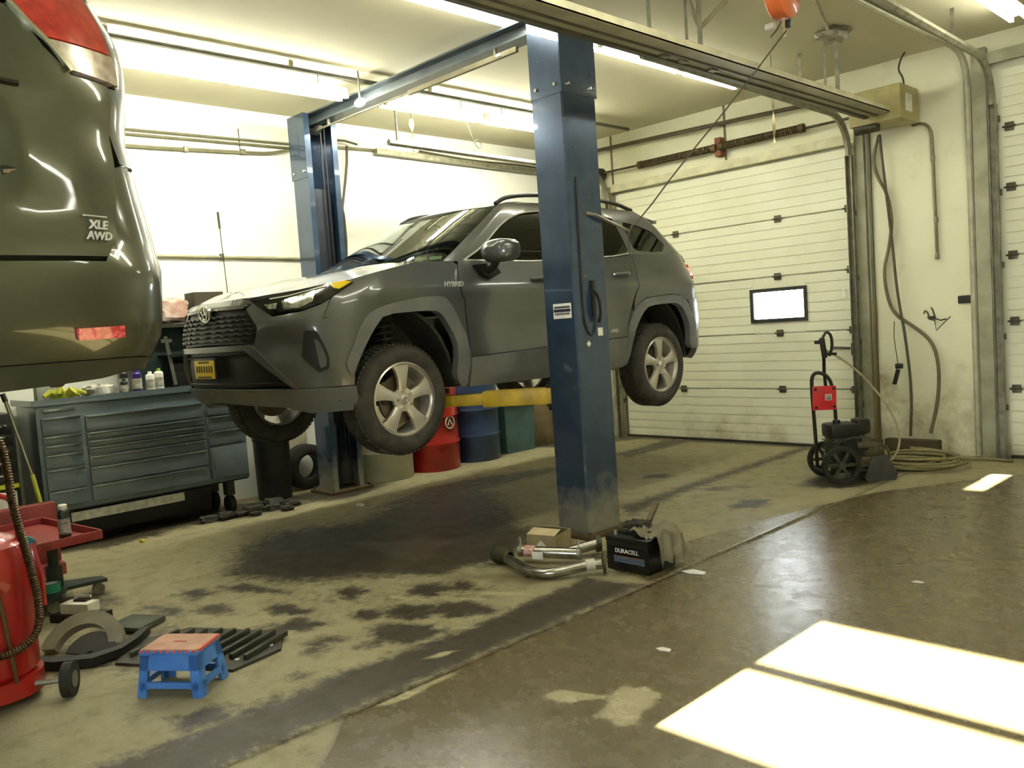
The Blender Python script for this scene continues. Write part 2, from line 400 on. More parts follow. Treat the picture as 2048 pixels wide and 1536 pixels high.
PALE = [(ell(-2.20, 2.33, .12, .05, .5), .05, 1.0), (ell(-1.98, 2.42, .10, .19, .25, jit=.3), .06, .85), (ell(-2.63, 3.6, .16, .03, 1.2), .05, .4),
        (ell(-3.35, 3.05, .22, .06, .5), .1, .7), (ell(-3.7, 2.7, .2, .06, .3), .1, .6), (ell(-3.1, 2.6, .12, .05, 1.0), .08, .6), (ell(-2.95, 2.3, .1, .03, 1.3), .05, .8), (ell(-3.2, 2.0, .14, .12, 1.0), .15, .5), (ell(-4.2, 2.4, .2, .05, .4), .1, .5),
        (ell(-3.5, 2.85, .25, .06, .4), .1, .6), (ell(-2.74, 2.0, .03, .25, 0), .04, .8), (ell(-3.9, 3.0, .2, .05, .4), .1, .5), (ell(-4.0, 2.7, .25, .08, .4), .2, .5), (ell(-3.0, 6.0, .3, .6), .3, .5), (ell(-2.7, 7.1, .2, .4), .2, .5)]
def floor_mat():
    m = bpy.data.materials.new('stained_concrete'); m.use_nodes = True; nt = m.node_tree; N = nt.nodes; Lk = nt.links; b = N['Principled BSDF']
    ge = N.new('ShaderNodeNewGeometry'); pos = ge.outputs['Position']
    def noise(sc, det=6, ro=.6):
        n = N.new('ShaderNodeTexNoise'); n.inputs['Scale'].default_value = sc; n.inputs['Detail'].default_value = det; n.inputs['Roughness'].default_value = ro
        Lk.new(pos, n.inputs['Vector']); return n.outputs['Fac']
    def math_(op, a, c, clamp=False, third=None):
        n = N.new('ShaderNodeMath'); n.operation = op; n.use_clamp = clamp
        for i, q in enumerate((a, c, third)):
            if q is None: continue
            if isinstance(q, (int, float)): n.inputs[i].default_value = q
            else: Lk.new(q, n.inputs[i])
        return n.outputs[0]
    def attr(nm):
        n = N.new('ShaderNodeAttribute'); n.attribute_name = nm; return n.outputs['Fac']
    def edge(a, nz, k, lo, hi):      # ragged threshold of a soft mask
        s = math_('ADD', a, math_('MULTIPLY', math_('SUBTRACT', nz, .5), k))
        r = N.new('ShaderNodeMapRange'); r.interpolation_type = 'SMOOTHSTEP'; r.inputs[1].default_value = lo; r.inputs[2].default_value = hi; Lk.new(s, r.inputs[0]); return r.outputs[0]
    def mixc(f, a, c):
        n = N.new('ShaderNodeMixRGB'); Lk.new(f, n.inputs[0])
        for i, q in ((1, a), (2, c)):
            if isinstance(q, str): n.inputs[i].default_value = (*lin(q), 1)
            else: Lk.new(q, n.inputs[i])
        return n.outputs[0]
    n1, n2, n3 = noise(1.7, 7), noise(7, 8, .7), noise(60, 4)
    base = mixc(n1, '#98926f', '#857e5f')
    base = mixc(math_('MULTIPLY', edge(n2, n3, .4, .45, .7), .5), base, '#635a3c')
    n4 = noise(3.1, 10, .74); n5 = noise(13, 8, .72)
    blot = edge(n4, n5, .5, .60, .78)
    oil = math_('MAXIMUM', edge(attr('oil'), n5, 1.5, .25, .8), math_('MULTIPLY', blot, .5)); wet = edge(attr('wet'), n2, .35, .35, .62); pale = edge(attr('pale'), n2, .9, .35, .75)
    c = mixc(math_('MULTIPLY', wet, .9), base, mixc(n1, '#62573a', '#514830'))
    c = mixc(math_('MULTIPLY', oil, .93), c, '#271f11')
    c = mixc(math_('MULTIPLY', pale, .85), c, '#a89f7c')
    grit = N.new('ShaderNodeMixRGB'); grit.blend_type = 'OVERLAY'; grit.inputs[0].default_value = .35; Lk.new(c, grit.inputs[1]); Lk.new(n3, grit.inputs[2])
    Lk.new(grit.outputs[0], b.inputs['Base Color'])
    ro = math_('SUBTRACT', .72, math_('MULTIPLY', wet, .46)); ro = math_('SUBTRACT', ro, math_('MULTIPLY', oil, .18)); ro = math_('ADD', ro, math_('MULTIPLY', math_('SUBTRACT', n2, .5), .45), True)
    ro = math_('MAXIMUM', ro, .07)
    Lk.new(ro, b.inputs['Roughness'])
    bp = N.new('ShaderNodeBump'); bp.inputs['Strength'].default_value = .25; bp.inputs['Distance'].default_value = .006
    Lk.new(math_('ADD', n2, math_('MULTIPLY', n3, .35)), bp.inputs['Height']); Lk.new(bp.outputs[0], b.inputs['Normal'])
    return m
M_FLOOR = floor_mat()
JX = -2.785
def slab(name, x0, x1, nx, parent):
    y0, y1 = YN, YF+.1; ny = int((y1-y0)/.022)
    xs = np.linspace(x0, x1, nx); ys = np.linspace(y0, y1, ny)
    gx, gy = np.meshgrid(xs, ys); P = np.stack([gx.ravel(), gy.ravel()], 1)
    n = len(P); co = np.zeros((n, 3)); co[:, :2] = P
    i = (np.arange(ny-1)[:, None]*nx+np.arange(nx-1)[None, :]).ravel()
    F = np.stack([i, i+1, i+1+nx, i+nx], 1)
    # skirt below the rim so that the slab has thickness
    ring = np.concatenate([np.arange(nx), np.arange(1, ny)*nx+nx-1, (ny-1)*nx+np.arange(nx-2, -1, -1), np.arange(ny-2, 0, -1)*nx])
    low = co[ring].copy(); low[:, 2] = -.12; k = len(ring); li = n+np.arange(k)
    S = np.stack([ring, li, np.roll(li, -1), np.roll(ring, -1)], 1)
    co = np.vstack([co, low]); F = np.vstack([F, S])
    me = bpy.data.meshes.new(name); me.vertices.add(len(co)); me.vertices.foreach_set('co', co.ravel())
    me.loops.add(F.size); me.loops.foreach_set('vertex_index', F.ravel().astype(np.int32)); me.polygons.add(len(F)); me.polygons.foreach_set('loop_start', np.arange(0, F.size, 4, dtype=np.int32))
    me.update(calc_edges=True)
    for nm, pl in (('oil', OIL), ('wet', WET), ('pale', PALE)):
        v = np.zeros(len(co), np.float32); v[:n] = stain_field(P, pl)
        me.attributes.new(nm, 'FLOAT', 'POINT').data.foreach_set('value', v)
    return link(name, me, M_FLOOR, parent)
fl = thing('floor', 'stained concrete workshop floor of two slabs, wet on the right', 'floor', (0, 3, 0), kind='structure', world=False); fl.location = (0, 0, 0)
slab('slab', XL, JX-.007, 215, fl); slab('slab', JX+.007, XR, 240, fl)
B().box((JX, (YN+YF)/2, -.03), (.03, YF-YN, .03)).obj('joint_filler', mat('joint_tar', '#3a3322', .8), fl)

# ---------------------------------------------------------------- roll-up doors
def ribbed(x0, x1, z0, z1, ribs, y=YF):
    """door section with pressed grooves, extruded along x"""
    pr = [(z0+.005, y+.045), (z0+.005, y+.006), (z0+.012, y)]
    n = ribs
    for i in range(1, n):
        z = z0+(z1-z0)*i/n
        pr += [(z-.006, y), (z-.003, y+.008), (z+.003, y+.008), (z+.006, y)]
    pr += [(z1-.012, y), (z1-.005, y+.006), (z1-.005, y+.045)]
    bb = B(); k = len(pr); vs = [(x0, yy, z) for z, yy in pr]+[(x1, yy, z) for z, yy in pr]
    return bb.add(vs, [(i, (i+1) % k, k+(i+1) % k, k+i) for i in range(k)]+[tuple(range(k)), tuple(range(k, 2*k))[::-1]])
M_HINGE = mat('hinge_steel', '#55523f', .5, .5)
def garage_door(n, x0, x1, seams, label, win=None):
    d = thing('door_%d' % n, label, 'door', ((x0+x1)/2, YF, 0), kind='structure')
    for i in range(len(seams)-1):
        z0, z1 = seams[i], seams[i+1]
        if win and win[4] == i:
            wx0, wx1, wz0, wz1, _ = win
            p = ribbed(x0, wx0, z0, z1, 6, YF+.03); q = ribbed(wx1, x1, z0, z1, 6, YF+.03); p.add(q.v, q.f)
            for a, c in ((z0, wz0), (wz1, z1)):
                p.box(((wx0+wx1)/2, YF+.055, (a+c)/2), (wx1-wx0, .045, c-a-.006))
            p.obj('panel', M_DOOR, d, ang=25)
        else: ribbed(x0, x1, z0, z1, 6, YF+.03).obj('panel', M_DOOR, d, ang=25)
    B().box(((x0+x1)/2, YF+.095, seams[-1]/2+.01), (x1-x0+.5, .03, seams[-1]+.2)).obj('light_seal', M_DOOR, d) if not win else None  # backing slab added to stop outside light leaking through the seams
    if win:
        b = B()
        for xa, xb, za, zb in ((x0-.2, win[0], -.02, seams[-1]+.1), (win[1], x1+.2, -.02, seams[-1]+.1), (win[0], win[1], -.02, win[2]), (win[0], win[1], win[3], seams[-1]+.1)): b.box(((xa+xb)/2, YF+.095, (za+zb)/2), (xb-xa, .03, zb-za))
        b.obj('light_seal', M_DOOR, d)  # same added light-blocking backing, cut around the window
    return d
d1 = garage_door(1, -6.5, -3.58, [0.015, .594, 1.188, 1.782, 2.376, 2.965], 'closed cream sectional roll-up door with one small bright window', (-4.72, -4.13, 1.33, 1.64, 2))
b = B()
for xa, xb, za, zb in ((-4.75, -4.105, 1.305, 1.345), (-4.75, -4.105, 1.628, 1.665), (-4.75, -4.712, 1.345, 1.628), (-4.14, -4.105, 1.345, 1.628)):
    b.box(((xa+xb)/2, YF+.035, (za+zb)/2), (xb-xa, .04, zb-za))
b.obj('window_frame', mat('window_rubber', '#2b2a1f', .6), d1)
B().box((-4.425, YF+.05, 1.485), (.56, .006, .28)).obj('pane', glass('door_pane', '#ffffff', .97), d1)
for z in (.594, 1.188, 1.782, 2.376):
    for x in (-6.44, -4.42 if z < 2 else -4.39, -3.64) + ((-5.66,) if z in (2.376, .594) else ()):
        bb = B().box((x, YF+.022, z), (.07, .02, .072), bev=.004); bb.cyl((x-.05, YF+.008, z), (x+.05, YF+.008, z), .009, 8); bb.obj('hinge', M_HINGE, d1)
B().box((-5.04, YF+.02, .012), (2.92, .05, .024)).obj('bottom_seal', M_RUBBER, d1)
B().box((-3.72, YF+.028, 1.55), (.05, .012, .08), bev=.003).obj('notice', mat('paper', '#e9e7d8', .8), d1)
bb = B().box((-3.62, YF, 1.0), (.06, .05, .12), bev=.006).cyl((-3.66, YF-.02, 1.01), (-3.84, YF-.02, 1.02), .012, 8); bb.obj('latch', M_HINGE, d1)
d2 = garage_door(2, -2.27, .62, [.015, .61, 1.2, 1.77, 2.35, 2.86, 3.36], 'closed cream sectional roll-up door cut by the right picture edge')
for z in (.61, 1.2, 1.77, 2.35, 2.86):
    for x in (-2.22, -.8, .55):
        bb = B().box((x, YF+.022, z), (.07, .02, .072), bev=.004); bb.cyl((x-.05, YF+.008, z), (x+.05, YF+.008, z), .009, 8); bb.obj('hinge', M_HINGE, d2)
B().box((-.82, YF+.02, .012), (2.9, .05, .024)).obj('bottom_seal', M_RUBBER, d2)
# jambs, headers, tracks
def jamb(n, x0, x1, z0, z1, dep, label, m=M_FRAME): struct(B().box(((x0+x1)/2, YF-dep/2, (z0+z1)/2), (x1-x0, dep, z1-z0), bev=.004), 'trim_%d' % n, m, label, ((x0+x1)/2, YF, z0), 'trim')
jamb(1, -6.66, -6.53, 0, 3.05, .05, 'left wooden jamb of the windowed roll-up door')
jamb(2, -3.53, -3.44, 0, 3.12, .05, 'right wooden jamb of the windowed roll-up door')
jamb(3, -6.53, -3.53, 2.98, 3.07, .035, 'header board above the windowed roll-up door', mat('header_paint', '#cfcba6', .7))
jamb(4, -2.48, -2.365, 0, 3.55, .07, 'wooden jamb left of the roll-up door at the picture edge')
jamb(5, -2.43, 1.0, 3.40, 3.50, .05, 'header board above the roll-up door at the picture edge')
jamb(6, -3.415, -3.39, 0, 3.25, .03, 'narrow upright trim strip beside the right door jamb', mat('dark_trim', '#5e5a40', .6))
for i, x in enumerate((-6.50, -4.94)):
    jamb(7+i, x-.012, x+.012, 3.08, ZC, .012, ('left', 'middle')[i]+' upright joint strip on the wall above the windowed door', mat('joint_strip', '#6d6848', .7))
def track(xs, label, top, bx=None):
    t = thing('door_track', label, 'door track', (xs, YF-.1, 0))
    b = B()
    for dx in (-.028, .028): b.box((xs+dx, YF-.085, top/2), (.006, .055, top))
    b.box((xs, YF-.06, top/2), (.056, .006, top)); b.obj('upright_rail', M_STEEL, t)
    for z in np.arange(.45, top, .62): B().box((xs, YF-.028, z), (.07, .05, .05)).obj('bracket', M_HINGE, t)
    pts = [(xs, YF-.085, top)]
    for k in range(1, 9):
        a = PI/2*k/8; pts.append((xs, YF-.085-.36*(1-math.cos(a)), top+.36*math.sin(a)))
    pts.append((xs, YF-3.3, top+.40))
    B().tube(pts, .032, 6).obj('curved_rail', M_STEEL, t)
    for y in (YF-1.0, YF-3.2):
        B().box((xs, y, (top+.4+ZC)/2), (.03, .004, ZC-top-.36)).obj('hanger', M_STEEL, t)
    return t
track(-3.565, 'right galvanised roller track of the windowed door, beside the cords', 2.86)
track(-6.53, 'left galvanised roller track of the windowed door, by the corner', 2.86)
track(-2.315, 'galvanised roller track of the door at the picture edge', 3.05)
# torsion shaft and springs
ts = thing('torsion_spring', 'brown torsion spring shaft running above the windowed roll-up door', 'door spring', (-5.05, YF-.09, 3.14))
B().cyl((-6.66, YF-.09, 3.225), (-3.42, YF-.09, 3.205), .013, 10).obj('shaft', M_DKSTEEL, ts)
for xa, xb in ((-6.02, -5.02), (-4.94, -4.02)):
    pts = []; n = 40*8
    for k in range(n+1):
        t = k/n; a = t*40*2*PI; pts.append((xa+(xb-xa)*t, YF-.09+.034*math.cos(a), 3.22-.004*t+.034*math.sin(a)))
    b = B().tube(pts, .009, 5); b.cyl((xa-.02, YF-.09, 3.22), (xa+.03, YF-.09, 3.22), .044, 12); b.cyl((xb-.03, YF-.09, 3.215), (xb+.02, YF-.09, 3.215), .044, 12)
    b.obj('spring', mat('spring_rust', '#5e4f2f', .6, .4, scale=30, col2='#3e3219'), ts)
B().box((-4.98, YF-.05, 3.22), (.07, .1, .2), bev=.005).obj('centre_bracket', mat('rust_plate', '#7c4a30', .7, .2), ts)
for x in (-6.6, -3.48): B().lathe([(0, -.02), (.07, -.02), (.055, -.008), (.055, .008), (.07, .02), (0, .02)], (x, YF-.09, 3.21), 'x', 20).obj('cable_drum', M_DKSTEEL, ts)
for x in (-6.64, -3.44): B().box((x, YF-.05, 3.21), (.02, .1, .16)).obj('end_bracket', M_DKSTEEL, ts)
# ============================================================ fluorescent strip lights
def tube_mat(k=1):
    m = bpy.data.materials.new('lit_tube'); m.use_nodes = True; nt = m.node_tree; b = nt.nodes['Principled BSDF']
    b.inputs['Base Color'].default_value = (.9, .9, .85, 1); b.inputs['Emission Color'].default_value = (1, .985, .87, 1); b.inputs['Emission Strength'].default_value = TUBE_W*k
    return m
M_TUBE = tube_mat(); M_TUBE_NEW = tube_mat(1.9); M_TUBE_OLD = tube_mat(.55); M_FIX = mat('fixture_enamel', '#d9d6c0', .4, 0)
def strip_light(x, y0, y1, z, label, tubes=(-.05, .05), mt=None):
    t = thing('strip_light', label, 'ceiling light', (x, (y0+y1)/2, z), group='fluorescent strip lights under the ceiling')
    B().prism([(x-.035, z+.022), (x+.035, z+.022), (x+.05, z+.07), (x-.05, z+.07)], y0, y1, 'xz').obj('housing', M_FIX, t)
    for y in (y0+.25, y1-.25): B().cyl((x, y, z+.06), (x, y, ZC), .006, 8).obj('hanger_rod', M_STEEL, t)
    for dx in tubes:
        B().cyl((x+dx, y0+.03, z), (x+dx, y1-.03, z), .019, 12).obj('tube', mt or M_TUBE_OLD, t)
        for y in (y0+.015, y1-.015): B().box((x+dx, y, z+.01), (.03, .03, .06)).obj('tube_socket', M_FIX, t)
    return t
A = 'strip light over the drums and the white wall, '
strip_light(-6.2, 1.82, 4.22, 3.50, A+'left of the lift crossbeam', mt=M_TUBE_NEW)
strip_light(-6.2, 4.60, 5.80, 3.50, A+'just right of the lift crossbeam', mt=M_TUBE_NEW)
strip_light(-6.2, 5.84, 7.04, 3.50, A+'farthest towards the corner', mt=M_TUBE_NEW)
strip_light(-4.28, 3.22, 4.42, 3.583, 'strip light ending at the near lift post under the top picture edge')
strip_light(-4.28, 5.26, 6.46, 3.583, 'strip light right behind the near lift post')
strip_light(-4.28, 6.50, 7.42, 3.583, 'strip light between the near lift post and the roll-up door')
strip_light(-1.95, 6.35, 7.55, 3.54, 'strip light in the top right corner of the picture')
strip_light(-1.95, 2.2, 4.6, 3.54, 'strip light above the wet floor, added out of view for illumination')  # this and the next two are unseen, added to brighten the bay
strip_light(-4.28, .4, 2.8, 3.56, 'strip light over the lifted car at the left edge, added out of view')
strip_light(.9, 2.6, 5.0, 3.54, 'strip light at the right of the bay, added out of view for illumination')
M_COND = mat('conduit', '#8d8a6c', .45, .5)
def pipe(name, pts, r, m, label, cat='pipe', smooth=0, group=None, clips=None):
    t = thing(name, label, cat, pts[0], group=group)
    B().tube(pts, r, 8, smooth=smooth).obj('run', m, t)
    for c in clips or []: B().box(c, (.03, .04, .05), bev=.004).obj('clip', M_STEEL, t)
    return t
pipe('conduit', [(-6.0, 1.0, 3.60), (-6.0, 7.9, 3.60)], .018, mat('conduit_dark', '#6b6a5c', .5, .4), 'grey ceiling conduit running beside the lights over the drums', clips=[(-6.0, y, 3.63) for y in (2.2, 3.6, 5.0, 6.4)])
pipe('conduit', [(-2.62, 5.6, 3.61), (-2.61, 7.55, 3.61), (-2.57, 7.95, 3.60), (-2.53, 8.13, 3.5), (-2.515, 8.155, 3.2), (-2.515, 8.155, .02)], .028, mat('vent_pipe', '#a9a78c', .55, .2), 'pale pipe running along the ceiling and down beside the right door jamb', smooth=2)
pipe('conduit', [(-2.56, 5.6, 3.62), (-2.56, 7.6, 3.62), (-2.56, 8.1, 3.62)], .022, M_COND, 'thin dark conduit beside the pale ceiling pipe')

lb = thing('light_bulb', 'glowing bulb hanging under the lift crossbeam near the far post', 'light bulb', (-5.95, 4.24, 3.36))
B().ball((-5.95, 4.20, 3.40), (.075, .03, .034)).obj('bulb', M_TUBE, lb); B().cyl((-5.95, 4.20, 3.43), (-5.95, 4.20, ZC), .008, 8).obj('drop_rod', M_STEEL, lb)
# ============================================================ the dark grey car on the lift
def paint(name, col, flake=.25, rough=.32, dirt=None):
    m = mat(name, col, rough, .55, scale=3, var=.06, coat=1.0)
    nt = m.node_tree; N = nt.nodes; Lk = nt.links; b = N['Principled BSDF']; rp = [n for n in N if n.type == 'VALTORGB'][0]
    if dirt:
        nz = N.new('ShaderNodeTexNoise'); nz.inputs['Scale'].default_value = 2.5; nz.inputs['Detail'].default_value = 9; nz.inputs['Roughness'].default_value = .7
        tc = N.new('ShaderNodeTexCoord'); Lk.new(tc.outputs['Object'], nz.inputs['Vector'])
        cr = N.new('ShaderNodeValToRGB'); cr.color_ramp.elements[0].position = .42; cr.color_ramp.elements[1].position = .75; cr.color_ramp.elements[1].color = (.55, .55, .55, 1)
        Lk.new(nz.outputs['Fac'], cr.inputs[0])
        mx = N.new('ShaderNodeMixRGB'); Lk.new(cr.outputs[0], mx.inputs[0]); Lk.new(rp.outputs[0], mx.inputs[1]); mx.inputs[2].default_value = (*lin(dirt), 1); Lk.new(mx.outputs[0], b.inputs['Base Color'])
        mr = N.new('ShaderNodeMapRange'); Lk.new(cr.outputs[0], mr.inputs[0]); mr.inputs[3].default_value = .05; mr.inputs[4].default_value = .16; Lk.new(mr.outputs[0], b.inputs['Coat Roughness'])
    return m
M_P1 = paint('graphite_paint', '#606260', dirt='#6c6c66'); M_CLAD = mat('grey_cladding', '#747572', .4, 0, scale=5, col2='#5f605d')
M_DARK = mat('underbody', '#24231c', .8, 0, scale=6, col2='#3a382c'); M_GLOSSBLK = mat('gloss_black', '#0d0d0a', .12, 0, coat=.6)
M_BADGE = mat('badge_silver', '#d6d7cf', .3, .35, var=.03)
M_TRIM = mat('bright_trim', '#e8e8e0', .22, .5, var=.02)
M_GRILLE = mat('grille_black', '#1a1a15', .4)
M_GLASS_F = glass('windscreen_glass', '#c3dcc4', .75); M_GLASS_S = glass('side_glass', '#59604a', .30)
M_TAILRED = mat('lamp_red', '#d82a1c', .12, 0, coat=1, scale=30, col2='#a8170f'); M_AMBER = mat('amber_lens', '#e0c20a', .2, 0, coat=1, var=.05)
M_LAMPW = mat('lamp_reflector', '#e6e8de', .12, .8, scale=40, col2='#8a8d84'); M_CLEAR = mat('clear_lens', '#d8cfc4', .15, .2, coat=1, scale=40, col2='#b59a90')
M_TYRE = mat('tyre', '#34312a', .78, 0, scale=12, col2='#4a463b', bump=.2); M_ALLOY = mat('alloy', '#dad5c8', .27, .45, scale=6, col2='#c0baab')
M_INT = mat('interior', '#22221c', .8); M_SEAT = mat('seat_cloth', '#3a3932', .9); M_BRAKE = mat('brake_iron', '#7d7565', .5, .8, col2='#5d4f3b')
def wheel(parent, c, side, name='wheel', r=.362, spokes=5):
    """rim with spokes, brake, tyre; the outer face looks along +x*side"""
    cx, cy, cz = c; S = Matrix.Translation(c) @ Matrix.Diagonal((side, 1, 1, 1))
    b = B().at(S).lathe([(.235, -.0), (.245, -.006), (.238, -.02), (.222, -.03), (.215, -.19), (.232, -.2)], axis='x', seg=40)
    w = b.obj(name, M_ALLOY, parent)
    q = B().at(S).lathe([(.238, -.015), (.262, .002), (.31, .006), (.342, -.012), (.358, -.045), (r, -.075), (r, -.155), (.358, -.185), (.342, -.215), (.30, -.228), (.238, -.205)], axis='x', seg=56)
    for k in range(64):       # tread blocks
        a = 2*PI*k/64
        for dx, ph in ((-.06, 0), (-.115, .5), (-.17, 0)):
            aa = a+ph*2*PI/64; R = Matrix.Rotation(aa, 3, 'X')
            q.box(R @ Vector((0, 0, r+.001))+Vector((dx, 0, 0)), (.042, .026, .01), R=R)
    q.obj('tyre', M_TYRE, w)
    for k in range(spokes):
        R = Matrix.Rotation(2*PI*k/spokes, 4, 'X')
        prof = [(.05, .034, -.022), (.09, .030, -.016), (.14, .036, -.012), (.19, .05, -.014), (.226, .066, -.02)]
        vs = []
        for z, hw, x in prof: vs += [(x-.03, -hw, z), (x-.004, -hw, z), (x+.004, -hw*.45, z), (x+.004, hw*.45, z), (x-.004, hw, z), (x-.03, hw, z)]
        fs = [tuple(range(6)), tuple(range(24, 30))[::-1]]
        for i in range(4): fs += [(i*6+k2, i*6+(k2+1) % 6, (i+1)*6+(k2+1) % 6, (i+1)*6+k2) for k2 in range(6)]
        B().at(S @ R).add(vs, fs).obj('spoke', M_ALLOY, w)
    b = B().at(S).lathe([(0, .002), (.026, .0), (.032, -.008), (.034, -.016), (.078, -.018), (.082, -.03), (.07, -.06)], axis='x', seg=30); b.obj('hub', M_ALLOY, w)
    b = B().at(S); e = [(.0035, .02*math.cos(2*PI*k/16), .014*math.sin(2*PI*k/16)) for k in range(16)]; b.tube(e, .0022, 5, closed=True)
    b.tube([(.0035, .008*math.cos(2*PI*k/12), .014*math.sin(2*PI*k/12)) for k in range(12)], .0018, 5, closed=True); b.obj('centre_badge', M_CHROME, w)
    for k in range(5):
        a = 2*PI*(k+.5)/5; B().at(S).cyl((-.03, .057*math.cos(a), .057*math.sin(a)), (-.004, .057*math.cos(a), .057*math.sin(a)), .0105, 6, .009).obj('lug_nut', M_CHROME, w)
    B().at(S).lathe([(.06, -.07), (.16, -.07), (.16, -.09), (.06, -.09)], axis='x', seg=36, closed=True).obj('brake_disc', M_BRAKE, w)
    B().at(S).box((-.085, -.11, .05), (.07, .07, .15), bev=.012).obj('brake_caliper', M_DKSTEEL, w)
    return w
def strut(parent, c, side, h):
    t = B(); x, y, z = c
    t.cyl((x, y, z), (x-side*.05, y+.02, z+h), .028, 12)
    n = 60; pts = [(x-side*.03+.065*math.cos(k*.62), y+.01+.065*math.sin(k*.62), z+h*.45+h*.5*k/n) for k in range(n)]
    t.tube(pts, .009, 6); t.lathe([(.02, 0), (.085, 0), (.085, .012), (.02, .012)], (x-side*.03, y+.01, z+h*.44), seg=16); t.lathe([(0, 0), (.085, 0), (.06, .05), (0, .05)], (x-side*.05, y+.02, z+h*.94), seg=16)
    return t.obj('suspension_strut', M_DARK, parent)
def torus(b, M, ra, rb, r):
    return b.at(M).tube([(ra*math.cos(2*PI*k/28), rb*math.sin(2*PI*k/28), 0) for k in range(28)], r, 6, closed=True)

car = thing('lifted_car', 'dark grey crossover car raised on the blue lift, nose to the left', 'car', (-5.36, 2.42, .70), world=False)
L1 = Wrap(f=[(.2, .18), (.36, .10), (.44, .02), (.6, 0), (.78, 0), (.9, .02), (1.0, .05), (1.05, .09), (1.25, .3)],
          r=[(.3, 4.50), (.45, 4.60), (.7, 4.63), (.95, 4.60), (1.25, 4.53), (1.32, 4.5)],
          w=[(.3, .89), (.42, .92), (.6, .935), (.85, .935), (1.0, .93), (1.12, .91), (1.22, .875), (1.32, .845)],
          a=[(.3, .55), (.7, .60), (1.0, .58), (1.25, .7)], b=[(.3, .42), (1.25, .40)])
def Y(*pts): return [(L1.vy(y, z), z) for y, z in pts]
def both(name, poly, m, off=0, thick=.02, res=.05, **k):
    for mi in (False, True): panel(name, L1, poly, m, car, off, thick, res, mi, **k)
def sym(half): return half+[(-a, z) for a, z in half[::-1] if a > 1e-6]
def nz_hook(u, v): return 0
# flank relief: waist crease and flared arches
def flare(u, v):
    o = .016*math.exp(-((v-1.03)/.05)**2) if u > 1.2 else 0
    o -= .02*math.exp(-((v-.75)/.12)**2)*min(1, max(0, (u-2.0)/.3))*min(1, max(0, (3.5-u)/.3))
    return o
ARC_O = [(.989, .568), (.999, .629), (1.08, .76), (1.176, .884), (1.261, .934), (1.517, .984), (1.70, .988), (1.756, .975), (1.82, .90), (1.90, .74)]+Y((1.455, .608), (1.455, .487), (1.44, .365))
ARC_I = Y((1.36, .365), (1.355, .615), (1.30, .76), (1.23, .86), (1.17, .897))+[(1.29, .885), (1.21, .788), (1.12, .66), (1.034, .505)]
fender = [(.94, 1.088), (.895, 1.112), (1.0, 1.145), (1.117, 1.178), (1.278, 1.222)]+Y((1.40, 1.232), (1.447, 1.205), (1.447, .96), (1.455, .62))+[(1.90, .745), (1.82, .905), (1.756, .98), (1.70, .992), (1.517, .988), (1.261, .939), (1.15, .925), (.83, .884), (.875, 1.0)]
fender = fender[:10]+[(V+(.0 if V > 1.6 else .01), z-.03) for V, z in fender[10:16]]+fender[16:]
both('fender', fender, M_P1, 0, hook=flare)
both('arch_cladding', rounded(ARC_O+ARC_I, 1, .2), M_CLAD, .012, .06)
fr_door = Y((1.455, 1.205), (1.47, 1.235), (2.42, 1.235), (2.425, .60), (2.43, .585), (1.465, .56), (1.457, .96))
re_door = Y((2.435, 1.235), (3.15, 1.265), (3.43, 1.29), (3.45, 1.2), (3.42, 1.02), (3.34, .9), (3.25, .72), (3.23, .60), (2.44, .588))
both('front_door', fr_door, M_P1, 0, hook=flare); both('rear_door', re_door, M_P1, 0, hook=flare)
both('sill_cladding', Y((1.47, .555), (2.43, .58), (3.225, .595), (3.2, .45), (3.17, .35), (2.3, .345), (1.45, .355), (1.46, .45)), M_CLAD, .014, .05)
RO = Y((3.235, .60), (3.26, .70), (3.33, .80), (3.41, .87), (3.52, .915), (3.88, .94), (4.02, .925), (4.12, .88), (4.22, .72), (4.26, .55), (4.25, .44))
RI = Y((4.14, .44), (4.145, .62), (4.10, .74), (4.03, .83), (3.93, .865), (3.55, .85), (3.45, .79), (3.35, .68), (3.28, .52), (3.22, .36), (3.17, .36))
both('arch_cladding', rounded(RO+RI, 1, .2), M_CLAD, .012, .06)
both('rear_quarter', Y((3.455, 1.2), (3.44, 1.29), (3.8, 1.305), (4.32, 1.30), (4.32, 1.2), (4.27, 1.08), (4.3, .9), (4.14, .885), (4.02, .93), (3.88, .945), (3.52, .92), (3.41, .875), (3.345, .81), (3.36, .9), (3.43, 1.02)), M_P1, 0, hook=flare)
both('rear_bumper', Y((4.145, .885), (4.305, .895))+[(5.0, .86), (L1.T, .80), (L1.T, .58)]+Y((4.45, .56), (4.265, .55), (4.225, .72)), M_P1, .004)
both('rear_valance', Y((4.255, .44), (4.265, .55), (4.45, .56))+[(L1.T, .58), (L1.T, .36), (4.9, .34)]+Y((4.3, .38)), M_CLAD, .012, .05)
both('tail_lamp', Y((4.30, 1.075), (4.34, 1.215))+[(5.05, 1.20), (5.02, 1.10)], M_TAILRED, .02, .04)
Tq = L1.T
panel('tailgate', L1, [(4.86, .87), (4.83, 1.08), (5.04, 1.09), (5.07, 1.22), (4.75, 1.24), (4.72, 1.30), (2*Tq-4.72, 1.30), (2*Tq-4.75, 1.24), (2*Tq-5.07, 1.22), (2*Tq-5.04, 1.09), (2*Tq-4.83, 1.08), (2*Tq-4.86, .87), (2*Tq-5.0, .865), (Tq, .81), (5.0, .865)], M_P1, car, .006, .03)
B().box((.0, 4.66, 1.0), (.5, .02, .13), bev=.006).obj('rear_plate_frame', M_BLACK, car)
b = B().box((.62, 4.58, .74), (.05, .08, .36), bev=.02); b.obj('rear_step_guard', M_BLACK, car)
